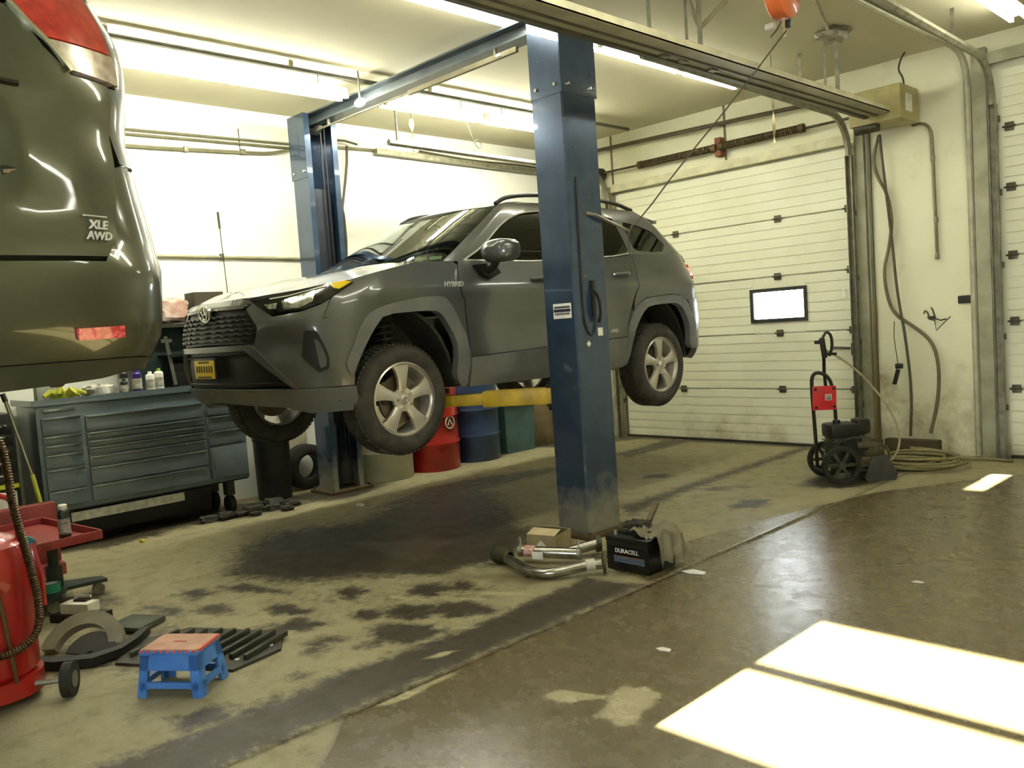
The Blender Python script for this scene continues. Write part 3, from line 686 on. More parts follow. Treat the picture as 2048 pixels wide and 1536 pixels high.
# nose
bump = [(.27, .97), (.312, 1.006), (.40, .958), (.477, .910), (.664, .928), (.80, .965), (.868, .998), (.826, .878), (1.15, .919), (1.27, .925), (1.22, .86), (1.12, .77), (1.055, .635), (1.055, .52), (1.05, .458), (.625, .462), (.335, .728), (.35, .75), (.385, .851)]
def bump_hook(u, v):
    o = .02*math.exp(-((v-.86)/.03)**2)*math.exp(-((u-.5)/.25)**2)
    o -= .03*math.exp(-((v-.74)/.07)**2)*math.exp(-((u-.56)/.12)**2)
    return o
both('front_bumper', bump, M_P1, 0, hook=bump_hook)
panel('grille', L1, sym([(0, .978), (.255, .972), (.375, .851), (.338, .752), (0, .762)]), M_GRILLE, car, -.012, .02)
for i, z in enumerate((.785, .815, .845, .875, .905, .935)):
    vm = float(np.interp(z, [.75, .851, .972], [.335, .372, .255]))-.01
    pts = []
    for k in range(41):
        V = -vm+2*vm*k/40; p = Vector(L1.pt(V, z+.006*math.sin(k*PI/2))); pts.append(p+Vector((0, -.004, 0)))
    B().tube(pts, .0075, 6).obj('grille_bar', M_GRILLE, car)
panel('grille_trim', L1, sym([(0, 1.0), (.27, .995), (.262, .972), (0, .978)]), mat('smoked_chrome', '#7a7a72', .2, .9), car, .012, .03)
panel('hood_lip', L1, sym([(0, 1.045), (.20, 1.045), (.262, 1.03), (.305, 1.012), (.27, .995), (0, 1.0)]), M_GLOSSBLK, car, -.008, .03)
ft = Vector(L1.pt(0, .965)); M0 = frame(ft+Vector((0, -.035, .0)), (1, 0, 0), (0, -.12, 1))
b = torus(B(), M0, .075, .052, .0065); torus(b, M0, .03, .05, .0055); torus(b, M0 @ Matrix.Translation((0, .022, 0)), .048, .026, .0055); b.at(Matrix.Identity(4)).box(ft+Vector((0, -.012, 0)), (.1, .03, .07), bev=.01); b.obj('emblem', M_CHROME, car)
panel('bumper_frame', L1, [(-.335, .75), (.335, .75), (.345, .735), (.63, .462), (.60, .462), (.585, .474), (.285, .713), (-.285, .713), (-.585, .474), (-.60, .462), (-.63, .462), (-.345, .735)], M_P1, car, .012, .04)
panel('lower_grille', L1, sym([(0, .715), (.285, .715), (.58, .476), (0, .476)]), M_BLACK, car, -.03, .02)
for z in (.5, .68): 
    vm = float(np.interp(z, [.476, .715], [.56, .28])); B().tube([Vector(L1.pt(-vm+2*vm*k/24, z))+Vector((0, .02, 0)) for k in range(25)], .009, 6).obj('grille_bar', M_BLACK, car)
panel('front_lip', L1, sym([(0, .472), (.60, .458), (1.06, .45), (1.02, .38), (.93, .30), (.62, .30), (.45, .345), (0, .38)]), M_CLAD, car, .008, .05)
b = B().box((0, -.022, .605), (.30, .012, .15), bev=.004); b.obj('plate_bracket', M_BLACK, car)
pl = B().box((0, -.03, .605), (.29, .004, .118), bev=.002).obj('licence_plate', mat('plate_yellow', '#e6c81a', .4, 0, var=.05), car)
b = B()                        # blurred navy characters of the plate
for i in range(7): b.box((-.108+.036*i+(.004 if i > 2 else 0), -.0325, .608), (.02, .002, .042)); 
b.box((0, -.0325, .653), (.16, .002, .012)); b.box((0, -.0325, .556), (.2, .002, .01)); b.obj('plate_marks', mat('plate_ink', '#4d4416', .6), pl)
both('head_lamp', [(.318, 1.003), (.40, .962), (.477, .916), (.664, .934), (.80, .972), (.872, 1.005), (.938, 1.09), (.89, 1.106), (.76, 1.092), (.60, 1.062), (.44, 1.035)], M_GLOSSBLK, .006, .03)
both('lamp_unit', [(.53, .998), (.555, .945), (.66, .95), (.745, .985), (.735, 1.035), (.715, 1.05)], M_LAMPW, .010, .012, .03)
both('lamp_unit', [(.41, .985), (.45, .955), (.50, .955), (.495, .99)], M_LAMPW, .010, .012, .03)
both('turn_lens', [(.77, 1.088), (.865, 1.1), (.925, 1.092), (.885, 1.05), (.84, 1.055)], M_AMBER, .011, .012, .03)
for mi in (1, -1): B().tube([Vector((mi*L1.pt(v, z)[0], *L1.pt(v, z)[1:]))+Vector((mi*.008, -.008, 0)) for v, z in ((.43, 1.02), (.55, 1.03), (.72, 1.068), (.77, 1.075))], .004, 5).obj('daytime_strip', mat('drl', '#e9ebe4', .2), car)
both('fog_pod', rounded([(.70, .812), (.79, .806), (.865, .64), (.862, .575), (.785, .548), (.672, .655), (.69, .74)], 1), M_BLACK, .006, .03, .04)
both('fog_insert', rounded([(.765, .76), (.80, .74), (.845, .63), (.842, .59), (.80, .575), (.78, .66)], 1), mat('fog_satin', '#57574f', .35, .3), .012, .02, .04)
def hood_z(x, y):
    c = ip(y, [(.05, 1.015), (.12, 1.05), (.2, 1.075), (.34, 1.125), (.6, 1.18), (.9, 1.225), (1.1, 1.243), (1.3, 1.25)]); ax = abs(x)
    return c-.085*(ax/.87)**2.6*ip(y, [(.2, 1.0), (.6, .85), (1.1, .35)])+.016*math.exp(-((ax-.55)/.10)**2)*ip(y, [(.15, 0), (.4, 1)])
hood = [(.0, .10), (.26, .112), (.40, .135), (.47, .165), (.60, .225), (.71, .315), (.80, .43), (.862, .575), (.888, .87), (.868, 1.09), (.845, 1.27), (.72, 1.20), (.5, 1.085), (.25, 1.02), (0, 1.0)]
panel('hood', Field(hood_z), hood+[(-x, y) for x, y in hood[::-1] if x > 0], M_P1, car, 0, .025, .05)
panel('cowl', Field(lambda x, y: 1.19), [(-.85, .96), (.85, .96), (.85, 1.5), (-.85, 1.5)], M_BLACK, car, 0, .02, .2)
G1 = Wrap(f=[(1.15, .93), (1.2, 1.02), (1.25, 1.11), (1.66, 1.90), (1.72, 2.05), (1.78, 2.4)], r=[(1.2, 4.52), (1.3, 4.46), (1.6, 4.2), (1.72, 4.05), (1.78, 3.7)],
          w=[(1.0, .90), (1.2, .872), (1.3, .838), (1.6, .70), (1.68, .655), (1.73, .59), (1.765, .48)], a=[(1.2, .42), (1.66, .24), (1.75, .15)], b=[(1.2, .3), (1.75, .24)], p=2.7, q=1.8)
def GY(*pts): return [(G1.vy(y, z), z) for y, z in pts]
w_front = GY((1.54, 1.245), (1.74, 1.335), (1.90, 1.44), (2.02, 1.515), (2.16, 1.585), (2.32, 1.63), (2.52, 1.65), (2.56, 1.25), (2.2, 1.24))
w_rear = GY((2.64, 1.255), (2.62, 1.655), (3.0, 1.66), (3.25, 1.65), (3.42, 1.625), (3.455, 1.315), (3.2, 1.285))
w_quart = rounded(GY((3.54, 1.335), (3.53, 1.60), (3.72, 1.58), (3.92, 1.52), (4.03, 1.40), (3.98, 1.335), (3.8, 1.325)), 1)
cab = [(.90, 1.225)]+GY((1.46, 1.232), (1.5, 1.237), (2.43, 1.238), (3.15, 1.268), (3.45, 1.295), (3.8, 1.305), (4.32, 1.30))+[(5.0, 1.32), (4.97, 1.5), (4.94, 1.69)]+GY((3.9, 1.72), (3.0, 1.735), (2.4, 1.735), (2.15, 1.70))+[(.90, 1.665)]
both_G = lambda name, poly, m, off=0, thick=.02, res=.05, **k: [panel(name, G1, poly, m, car, off, thick, res, mi, **k) for mi in (False, True)]
both_G('cabin_frame', cab, M_P1, 0, .03, .05, holes=(w_front, w_rear, w_quart))
both_G('side_window', w_front, M_GLASS_S, -.006, .004); both_G('side_window', w_rear, M_GLASS_S, -.006, .004); both_G('side_window', w_quart, M_GLASS_S, -.006, .004)
panel('windscreen', G1, [(-.895, 1.215), (-.3, 1.2), (.3, 1.2), (.895, 1.215), (.895, 1.664), (.3, 1.675), (-.3, 1.675), (-.895, 1.664)], M_GLASS_F, car, -.002, .004, .06)
panel('rear_window', G1, [(5.02, 1.33), (2*Tq-5.02, 1.33), (2*Tq-4.99, 1.66), (4.99, 1.66)], M_GLASS_S, car, 0, .004, .07)
def roof_z(x, y): return ip(y, [(1.9, 1.672), (2.0, 1.70), (2.2, 1.742), (2.5, 1.768), (3.0, 1.778), (3.5, 1.766), (3.9, 1.735), (4.2, 1.68)])-.036*(abs(x)/.56)**2.2
rf = [(0, 1.905), (.25, 1.925), (.45, 1.98), (.56, 2.06), (.60, 2.2), (.605, 2.6), (.605, 3.4), (.59, 3.9), (.56, 4.1), (0, 4.22)]
panel('roof', Field(roof_z), rf+[(-x, y) for x, y in rf[::-1] if x > 0], M_P1, car, .002, .03, .07)
panel('spoiler', Field(lambda x, y: roof_z(x, y)+.012), [(-.56, 3.98), (.56, 3.98), (.54, 4.28), (0, 4.34), (-.54, 4.28)], M_GLOSSBLK, car, 0, .03, .08)
for s in (1, -1):
    pts = [(s*.60, 2.12, 1.70), (s*.595, 2.25, 1.765), (s*.59, 2.6, 1.80), (s*.585, 3.2, 1.805), (s*.58, 3.6, 1.785), (s*.575, 3.85, 1.73)]
    B().tube(pts, .017, 8, smooth=2).obj('roof_rail', M_BLACK, car)
    tp = [Vector(G1.pt(*q)) for q in w_front[:7]+w_rear[1:5]]; tp = [Vector((s*p.x+s*.006, p.y, p.z)) for p in tp]; B().tube(tp, .0065, 6, smooth=1).obj('window_trim', M_TRIM, car)
    lo = [Vector(G1.pt(G1.vy(y, z), z)) for y, z in ((1.52, 1.238), (2.2, 1.234), (2.6, 1.25), (3.2, 1.28), (3.46, 1.31))]; B().tube([Vector((s*p.x+s*.007, p.y, p.z)) for p in lo], .0065, 6).obj('window_trim', M_TRIM, car)
    for y, z, nm in ((2.25, 1.09, 'door_handle'), (3.22, 1.12, 'door_handle')):
        w = ip(z, L1.w)
        B().tube([(s*(w+.01), y-.11, z), (s*(w+.04), y-.08, z), (s*(w+.042), y+.06, z+.008), (s*(w+.012), y+.1, z+.01)], .015, 8, smooth=1).obj(nm, M_P1, car)
    m = B()                    # door mirror: foot and shell
    m.prism([(1.58, 1.20), (1.74, 1.21), (1.80, 1.14), (1.70, 1.10), (1.62, 1.13)], s*.89, s*.95, 'yz'); m.tube([(s*.92, 1.68, 1.155), (s*.99, 1.69, 1.19), (s*1.02, 1.70, 1.235)], .035, 8); m.obj('mirror_foot', M_BLACK, car)
    sh = B(); rings = []
    for k, (yy, kx, kz) in enumerate(((1.60, .25, .35), (1.625, .75, .78), (1.66, .96, .98), (1.72, 1, 1), (1.765, .97, .96))):
        rings.append([(s*(1.055+.125*kx*math.copysign(abs(math.cos(t))**.7, math.cos(t))), yy+.02*math.cos(t), 1.285+.082*kz*math.copysign(abs(math.sin(t))**.7, math.sin(t))) for t in [2*PI*i/20 for i in range(20)]])
    vs = [p for r in rings for p in r]; fs = [tuple(range(20)), tuple(range(80, 100))]+[(i*20+k, i*20+(k+1) % 20, (i+1)*20+(k+1) % 20, (i+1)*20+k) for i in range(4) for k in range(20)]
    mo = sh.add(vs, fs).obj('door_mirror', M_P1, car)
    B().box((s*1.055, 1.768, 1.285), (.2, .004, .125), bev=.002).obj('mirror_glass', M_CHROME, mo)
wheel(car, (.925, .885, .325), 1); wheel(car, (.925, 3.71, .325), 1); wheel(car, (-.925, .885, .325), -1); wheel(car, (-.925, 3.71, .325), -1)
for s in (1, -1):
    strut(car, (s*.72, .90, .36), s, .52); strut(car, (s*.68, 3.72, .36), s, .48)
    for yc in (.90, 3.70):     # wheel well liner
        pr = [(yc+.475*math.cos(t), .36+.575*math.sin(t)) for t in [PI*k/14 for k in range(15)]]+[(yc+.45*math.cos(t), .36+.55*math.sin(t)) for t in [PI*k/14 for k in range(14, -1, -1)]]
        B().prism(pr, s*.86, s*.52, 'yz').obj('wheel_liner', M_DARK, car)
        B().box((s*.53, yc, .66), (.02, .98, .64)).obj('well_wall', M_DARK, car)
        B().box((s*.66, yc, .30), (.36, .08, .045), bev=.01).obj('control_arm', M_DARK, car)
    panel('inner_body', L1, [(0, .9), (.9, .9), (1.0, .62), (.6, .5), (0, .5)], M_DARK, car, -.06, .01, .1, s < 0)
    panel('inner_body', L1, Y((1.45, 1.2), (3.4, 1.22), (3.2, .40), (1.45, .40)), M_DARK, car, -.035, .01, .15, s < 0)
    panel('inner_body', L1, Y((.95, 1.12), (1.45, 1.19), (1.45, 1.0), (1.2, .93), (.7, .92), (.6, .95)), M_DARK, car, -.03, .01, .12, s < 0)
    panel('inner_body', L1, Y((3.42, 1.25), (4.3, 1.25), (4.35, .9), (4.1, .92), (3.45, .92)), M_DARK, car, -.03, .01, .12, s < 0)
panel('inner_body', L1, [(4.6, 1.25), (2*Tq-4.6, 1.25), (2*Tq-4.65, .42), (4.65, .42)], M_DARK, car, -.04, .01, .15)
b = B().box((0, 2.32, .40), (1.62, 1.75, .09), bev=.03).box((0, 2.3, .37), (1.04, 4.2, .06), bev=.02).box((0, .75, .48), (1.0, .8, .16), bev=.04).cyl((.1, 1.3, .33), (.1, 4.2, .33), .035, 10); b.obj('floor_pan', M_DARK, car)
b = B().cyl((.4, 4.0, .36), (-.4, 4.0, .36), .1, 14); b.obj('silencer', M_STEEL, car)
b = B().box((0, 1.55, 1.10), (1.5, .36, .2), bev=.06); b.obj('dashboard', M_INT, car)
for x in (.38, -.38):
    b = B().box((x, 2.3, .80), (.5, .55, .16), bev=.06).box((x, 2.62, 1.08), (.5, .16, .62), bev=.06, R=Matrix.Rotation(-.2, 3, 'X')).box((x, 2.70, 1.46), (.26, .1, .17), bev=.04); b.obj('seat', M_SEAT, car)
b = B().box((0, 3.2, .82), (1.3, .5, .16), bev=.06).box((0, 3.5, 1.1), (1.3, .16, .6), bev=.06, R=Matrix.Rotation(-.2, 3, 'X')); b.obj('rear_bench', M_SEAT, car)
M = frame((.38, 1.86, 1.15), (1, 0, 0), (0, .35, 1)); torus(B(), M, .18, .18, .014).obj('steering_wheel', M_INT, car)
B().box((0, 1.93, 1.58), (.2, .03, .06), bev=.012).obj('inside_mirror', M_INT, car)
p = Vector(G1.pt(.70, 1.27)); q = Vector(G1.pt(.62, 1.27)); M = frame(p*.5+q*.5+Vector((0, .02, 0)), p-q, Vector(G1.pt(.66, 1.32))-Vector(G1.pt(.66, 1.27)))
B().at(M).box((-.05, .0, -.006), (.09, .05, .001)).box((.055, 0, -.006), (.09, .05, .001)).obj('inspection_sticker', mat('sticker', '#dfe3d6', .6), car)
zz = 1.065; w = ip(zz, L1.w)+.018
link('hybrid_badge', text_mesh('HYBRID', .05, frame((w, 1.355, zz), (0, 1, 0), (0, 0, 1)), .002, .2, True), M_BADGE, car)
link('drive_badge', text_mesh('AWD', .04, frame((.937, 3.06, .655), (0, 1, 0), (0, 0, 1)), .002, .2, True), M_BADGE, car)
B().tube([(w-.006, 1.36, zz-.033), (w-.004, 1.5, zz-.03)], .004, 5).obj('badge_bar', M_CHROME, car)
# ============================================================ the dark green-grey car close by on the left
M_P2 = paint('green_grey_paint', '#4b4d38', dirt='#63634a'); M_P2B = M_P2
car2 = thing('raised_car', 'dark green-grey car close to the camera, only its raised tail in view', 'car', (-6.7, .075, 1.04), -PI/2, world=False)
L2 = Wrap(f=[(.2, .1), (.6, 0), (1.0, .1), (1.6, 1.5)],
          r=[(.28, 4.36), (.36, 4.44), (.47, 4.5), (.64, 4.5), (.70, 4.47), (.9, 4.46), (1.1, 4.43), (1.25, 4.38), (1.4, 4.31), (1.65, 4.1)],
          w=[(.28, .86), (.45, .915), (.62, .925), (.72, .92), (.85, .893), (1.0, .872), (1.1, .89), (1.2, .905), (1.3, .905), (1.45, .86), (1.65, .72)],
          a=[(.3, .6), (1.6, .5)], b=[(.28, .34), (.6, .30), (1.2, .28)], pr=3.4)
T2 = L2.T
def two(name, poly, m, off=0, thick=.02, res=.05, **k): return [panel(name, L2, poly, m, car2, off, thick, res, mi, **k) for mi in (True, False)]
def full(half): return half+[(2*T2-a, z) for a, z in half[::-1] if a < T2-1e-6]
def gate_hook(u, v):
    uu = u if u < T2 else 2*T2-u
    d = -.03*min(1, max(0, (v-.80)/.05))*min(1, max(0, (1.05-v)/.05))*min(1, max(0, (uu-5.30)/.05))     # number plate recess
    return d+.012*math.exp(-((v-.70)/.03)**2)
panel('tailgate', L2, full([(T2, .648), (5.085, .658), (5.035, .715), (4.96, .82), (4.912, .915), (4.885, 1.02), (4.868, 1.095), (4.90, 1.128), (5.09, 1.128), (5.18, 1.19), (5.228, 1.25), (5.27, 1.285), (T2, 1.30)]), M_P2, car2, .004, .04, .04, hook=gate_hook)
two('tail_lamp', [(5.262, 1.30), (5.215, 1.245), (5.175, 1.215), (4.868, 1.222), (4.89, 1.31), (4.90, 1.395), (5.05, 1.42), (5.2, 1.37)], M_TAILRED, .012, .05, .04)
two('reverse_lens', [(5.175, 1.21), (5.085, 1.138), (4.90, 1.137), (4.822, 1.137), (4.855, 1.217)], M_CLEAR, .012, .05, .04)
two('lamp_trim', [(5.28, 1.30), (5.225, 1.24), (5.10, 1.132), (5.085, 1.138), (5.215, 1.247), (5.262, 1.305)], M_CHROME, .016, .02, .03)
two('rear_quarter', [(4.85, .92), (4.876, 1.0), (4.86, 1.09), (4.888, 1.126), (4.815, 1.13), (4.85, 1.22), (4.882, 1.31), (4.89, 1.40), (4.2, 1.40), (3.95, 1.35), (4.0, .95), (4.25, .93)], M_P2, 0, .03)
two('rear_bumper', [(T2, .635), (5.10, .645), (5.04, .705), (4.965, .81), (4.915, .905), (4.83, .912), (4.6, .90), (4.25, .92), (4.15, .75), (4.12, .55), (4.10, .40), (4.4, .385), (4.87, .40), (T2, .40)], M_P2, 0, .05, .05,
    hook=lambda u, v: .012*math.exp(-((v-.60)/.04)**2)*min(1, max(0, (u-4.7)/.2)))
two('bumper_valance', [(T2, .395), (4.87, .395), (4.4, .38), (4.1, .395), (4.12, .35), (4.87, .362), (5.05, .345), (T2, .325)], mat('valance_plastic', '#3a3a2c', .5, 0, scale=6, col2='#4d4b39'), -.004, .06)
two('bumper_reflector', [(5.213, .478), (5.21, .452), (5.037, .455), (5.043, .482)], mat('reflector_red', '#d3202a', .25, 0, scale=60, col2='#ff6a72', amount=(.45, .65), coat=1), .008, .02, .03)
def on2(V, z, off=.008):
    e = .01; p = Vector(L2.pt(V, z)); p.x = -p.x
    du = Vector(L2.pt(V-e, z))-Vector(L2.pt(V+e, z)); du.x = -du.x; dv = Vector(L2.pt(V, z+e))-Vector(L2.pt(V, z-e)); dv.x = -dv.x
    n = du.cross(dv).normalized()
    return frame(p+n*off, du, dv)
link('trim_badge', text_mesh('XLE', .031, on2(5.108, .738, .016), .002, .25, True), M_BADGE, car2)
link('drive_badge', text_mesh('AWD', .029, on2(5.118, .709, .021), .002, .25, True), M_BADGE, car2)
M = on2(5.105, .762, .012); B().at(M).box((0, 0, 0), (.07, .003, .003)).obj('badge_bar', M_BADGE, car2)
hd = [Vector((-L2.pt(v, z)[0], L2.pt(v, z)[1]-.012, z)) for v, z in ((5.33, .86), (5.26, .87), (5.225, .90), (5.215, .96))]
B().tube(hd, .012, 8, smooth=2).obj('plate_lamp_trim', M_GLOSSBLK, car2)
B().tube([Vector((-L2.pt(v, 1.075)[0], L2.pt(v, 1.075)[1]+.006, 1.075)) for v in (5.6, 5.45, 5.33, 5.262)], .008, 6).obj('gate_handle_trim', M_GLOSSBLK, car2)
B().box((0, 4.44, .93), (.5, .01, .12), bev=.004).obj('rear_plate_frame', M_BLACK, car2)
two('side_body', [(1.0, 1.0), (1.4, 1.02), (3.94, 1.05), (3.99, .93), (3.55, .90), (3.4, .62), (3.3, .38), (2.0, .36), (1.1, .5), (0, .5), (0, .95)], M_P2, 0, .03, .09)
two('side_glass', [(1.9, 1.06), (3.93, 1.06), (3.93, 1.36), (3.6, 1.5), (2.6, 1.5)], M_GLASS_S, -.02, .01, .12)
panel('rear_window', L2, full([(T2, 1.31), (5.28, 1.30), (5.2, 1.38), (5.05, 1.43), (5.0, 1.6), (T2, 1.62)]), M_GLASS_S, car2, -.005, .02, .07)
two('roof_side', [(3.94, 1.37), (4.88, 1.42), (5.04, 1.44), (4.99, 1.63), (3.5, 1.63), (2.7, 1.58), (2.6, 1.51), (3.6, 1.51)], M_P2, 0, .03, .09)
panel('roof', Field(lambda x, y: ip(y, [(1.6, 1.60), (2.2, 1.68), (3.2, 1.70), (4.15, 1.63)])-.03*(x/.7)**2), [(-.68, 1.7), (.68, 1.7), (.70, 4.0), (.5, 4.12), (-.5, 4.12), (-.70, 4.0)], M_P2, car2, 0, .03, .12)
panel('hood', Field(lambda x, y: ip(y, [(0, .93), (.5, 1.04), (1.2, 1.1)])-.05*(x/.85)**2), [(-.5, .1), (.5, .1), (.82, .45), (.86, 1.25), (-.86, 1.25), (-.82, .45)], M_P2, car2, 0, .03, .12)
panel('windscreen', Field(lambda x, y: 1.06+(y-1.1)*.78-.05*(x/.8)**2), [(-.8, 1.15), (.8, 1.15), (.66, 1.8), (-.66, 1.8)], M_GLASS_F, car2, 0, .01, .12)
for s in (1, -1):          # the wheels are off
    for yc in (.92, 3.58): B().lathe([(0, -.02), (.06, -.02), (.07, -.05), (.15, -.05), (.15, -.075), (.06, -.08), (0, -.1)], (s*.86, yc, .46), 'x', 30, R=Matrix.Diagonal((s, 1, 1))).obj('brake_disc', M_BRAKE, car2)
b = B().box((0, 2.25, .40), (1.5, 3.9, .1), bev=.03).box((0, 4.15, .42), (1.3, .4, .1), bev=.03).box((0, 2.2, .7), (1.62, 2.2, .5), bev=.05).box((0, 4.0, .75), (1.55, .6, .55), bev=.05).box((0, .7, .7), (1.2, .9, .4), bev=.05); b.obj('floor_pan', M_DARK, car2)
B().cyl((.45, 4.1, .34), (-.25, 4.1, .34), .09, 14).obj('silencer', M_STEEL, car2)
# ============================================================ two-post lift
M_BLUE = mat('lift_blue', '#3a4d63', .24, .4, scale=7, col2='#2f4054', amount=(.3, .7), bump=.05, coat=.5)
def worn_blue():
    """blue enamel; bare dusty primer below a ragged line at shin height"""
    m = M_BLUE; nt = m.node_tree; N = nt.nodes; Lk = nt.links; b = N['Principled BSDF']; rp = [n for n in N if n.type == 'VALTORGB'][0]
    g = N.new('ShaderNodeNewGeometry'); sx = N.new('ShaderNodeSeparateXYZ'); Lk.new(g.outputs['Position'], sx.inputs[0])
    nz = N.new('ShaderNodeTexNoise'); nz.inputs['Scale'].default_value = 9; nz.inputs['Detail'].default_value = 10; Lk.new(g.outputs['Position'], nz.inputs['Vector'])
    ma = N.new('ShaderNodeMath'); ma.operation = 'MULTIPLY_ADD'; ma.inputs[1].default_value = .55; Lk.new(nz.outputs['Fac'], ma.inputs[0]); Lk.new(sx.outputs[2], ma.inputs[2])
    mr = N.new('ShaderNodeMapRange'); mr.inputs[1].default_value = .66; mr.inputs[2].default_value = .40; Lk.new(ma.outputs[0], mr.inputs[0])
    n2 = N.new('ShaderNodeTexNoise'); n2.inputs['Scale'].default_value = 26; n2.inputs['Detail'].default_value = 6; Lk.new(g.outputs['Position'], n2.inputs['Vector'])
    cr = N.new('ShaderNodeValToRGB'); cr.color_ramp.elements[0].position = .70; cr.color_ramp.elements[1].position = .76; Lk.new(n2.outputs['Fac'], cr.inputs[0])
    ad = N.new('ShaderNodeMath'); ad.operation = 'ADD'; ad.use_clamp = True; Lk.new(mr.outputs[0], ad.inputs[0]); Lk.new(cr.outputs[0], ad.inputs[1])
    mx = N.new('ShaderNodeMixRGB'); Lk.new(ad.outputs[0], mx.inputs[0]); Lk.new(rp.outputs[0], mx.inputs[1]); mx.inputs[2].default_value = (*lin('#8d8c7c'), 1); Lk.new(mx.outputs[0], b.inputs['Base Color'])
worn_blue()
M_WH0 = mat('switch_white', '#dcdccf', .4)
M_BLUE_D = mat('lift_blue_inner', '#1b2230', .45, .3, scale=10, col2='#12161f')
M_YEL = mat('lift_yellow', '#c4a424', .42, .1, scale=6, col2='#8f7620', bump=.05); M_RUSTY = mat('floor_rust', '#5b4a2c', .8, .2, scale=12, col2='#3a2f1c')
lift = thing('two_post_lift', 'blue two-post car lift with crossbeam holding up the grey car', 'car lift', (-5.4, 4.36, 0))
ZT = 3.52
def post(xo, xi, y0, y1):
    """channel column: back plate at xo, open towards xi"""
    t = .012; s = 1 if xi > xo else -1
    c = .012; X = lambda u: xo+s*u; W = abs(xi-xo)
    prof = [(X(c), y0), (X(W), y0), (X(W), y0+.055), (X(W-t), y0+.055), (X(W-t), y0+t), (X(t+c), y0+t), (X(t), y0+t+c), (X(t), y1-t-c), (X(t+c), y1-t), (X(W-t), y1-t), (X(W-t), y1-.055), (X(W), y1-.055), (X(W), y1), (X(c), y1), (X(0), y1-c), (X(0), y0+c)]
    p = B().prism(prof, 0, ZT).obj('post', M_BLUE, lift, ang=30)
    B().box(((xo+xi)/2, (y0+y1)/2, .012), (abs(xi-xo)+.12, y1-y0+.12, .024), bev=.004).obj('base_plate', M_RUSTY, p)
    for x in (min(xo, xi)-.035, max(xo, xi)+.035):
        for y in (y0-.03, y1+.03): B().cyl((x, y, .02), (x, y, .05), .012, 6).obj('anchor_bolt', M_DKSTEEL, p)
    yc = (y0+y1)/2
    b = B().box(((xo*.55+xi*.45), yc, 1.75), (.16, .21, 2.2), bev=.01); b.box((xi+s*.03, yc, .95), (.1, .24, .2), bev=.01); b.obj('carriage', M_BLUE_D, lift)
    B().cyl((xo*.4+xi*.6, yc-.05, .05), (xo*.4+xi*.6, yc-.05, 2.3), .032, 14).cyl((xo*.4+xi*.6, yc-.05, 2.3), (xo*.4+xi*.6, yc-.05, 2.85), .02, 12).obj('hydraulic_cylinder', mat('cylinder_steel', '#4b515c', .25, .8), lift)
    for k, yy in enumerate((yc+.03, yc+.07)): B().cyl((xi-s*.05, yy, .1), (xi-s*.05, yy, ZT-.1), .006, 6).obj('lift_cable', M_BLACK, lift)
    b = B().lathe([(.03, -.02), (.09, -.02), (.075, -.008), (.075, .008), (.09, .02), (.03, .02)], (xo*.3+xi*.7, yc, ZT-.08), 'y', 20, closed=True); b.obj('pulley', M_SATIN, lift)
    # splice collar with bolts near the top
    zc = 2.94
    b = B().box((xo-s*.003, yc, zc+.29), (.006, y1-y0+.012, .58)).box(((xo+xi)/2, y0-.003, zc+.29), (abs(xi-xo)+.006, .006, .58)); b.obj('splice_collar', M_BLUE, p)
    for yy in (y0+.06, y1-.06): B().cyl((xo-s*.006, yy, zc+.06), (xo-s*.016, yy, zc+.06), .012, 6).obj('splice_bolt', M_CHROME, p)
    for xx in (xo+s*.05, xi-s*.05): B().cyl((xx, y0-.006, zc+.06), (xx, y0-.016, zc+.06), .012, 6).obj('splice_bolt', M_CHROME, p)
    return p
NX, FXI = -3.70, -6.84
pn = post(NX, -3.97, 4.19, 4.53); pf = post(-7.11, FXI, 4.19, 4.53)
b = B().box((-5.405, 4.355, 3.52), (3.29, .20, .014)).box((-5.405, 4.36, 3.475), (3.29, .06, .08)).box((-5.405, 4.355, 3.43), (3.29, .15, .014)); b.obj('crossbeam', mat('beam_blue', '#4d575a', .4, .3, scale=5, col2='#3c464a', coat=.2), lift)
B().cyl((-6.80, 4.30, 3.365), (-5.35, 4.30, 3.365), .009, 8).obj('shutoff_rod', M_STEEL, lift); B().box((-4.80, 4.30, 3.362), (1.24, .03, .04), bev=.008).obj('shutoff_pad', mat('pad_foam', '#8a8468', .8), lift)
for x in (-6.6, -4.4): B().box((x, 4.30, 3.395), (.02, .02, .06)).obj('shutoff_bracket', M_STEEL, lift)
B().box((-4.35, 4.283, 3.365), (.05, .012, .02)).obj('shutoff_switch', M_WH0, lift)
# swing arms with pads under the sills
for s, xa in ((1, -4.02), (-1, -6.79)):
    for q, ty in ((-1, 3.78), (1, 5.28)):
        a = Vector((xa, 4.36+q*.10, .955)); e = Vector((-5.36+s*.70, ty, .955)); d = (e-a); L = d.length; d.normalize(); rz = math.atan2(d.y, d.x)
        b = B().box(a+d*L*.30, (L*.62, .13, .11), rz=rz, bev=.008); arm = b.obj('swing_arm', M_YEL, lift)
        B().box(a+d*L*.72, (L*.56, .095, .08), rz=rz, bev=.006).obj('arm_extension', M_YEL, arm)
        B().cyl(a-Vector((0, 0, .075)), a+Vector((0, 0, .075)), .045, 16).obj('arm_pivot', M_DKSTEEL, arm)
        B().cyl(e-Vector((0, 0, .02)), e+Vector((0, 0, .06)), .04, 16).obj('pad_screw', M_STEEL, arm)
        B().cyl(e+Vector((0, 0, .055)), e+Vector((0, 0, .088)), .065, 20).obj('pad', M_RUBBER, arm)
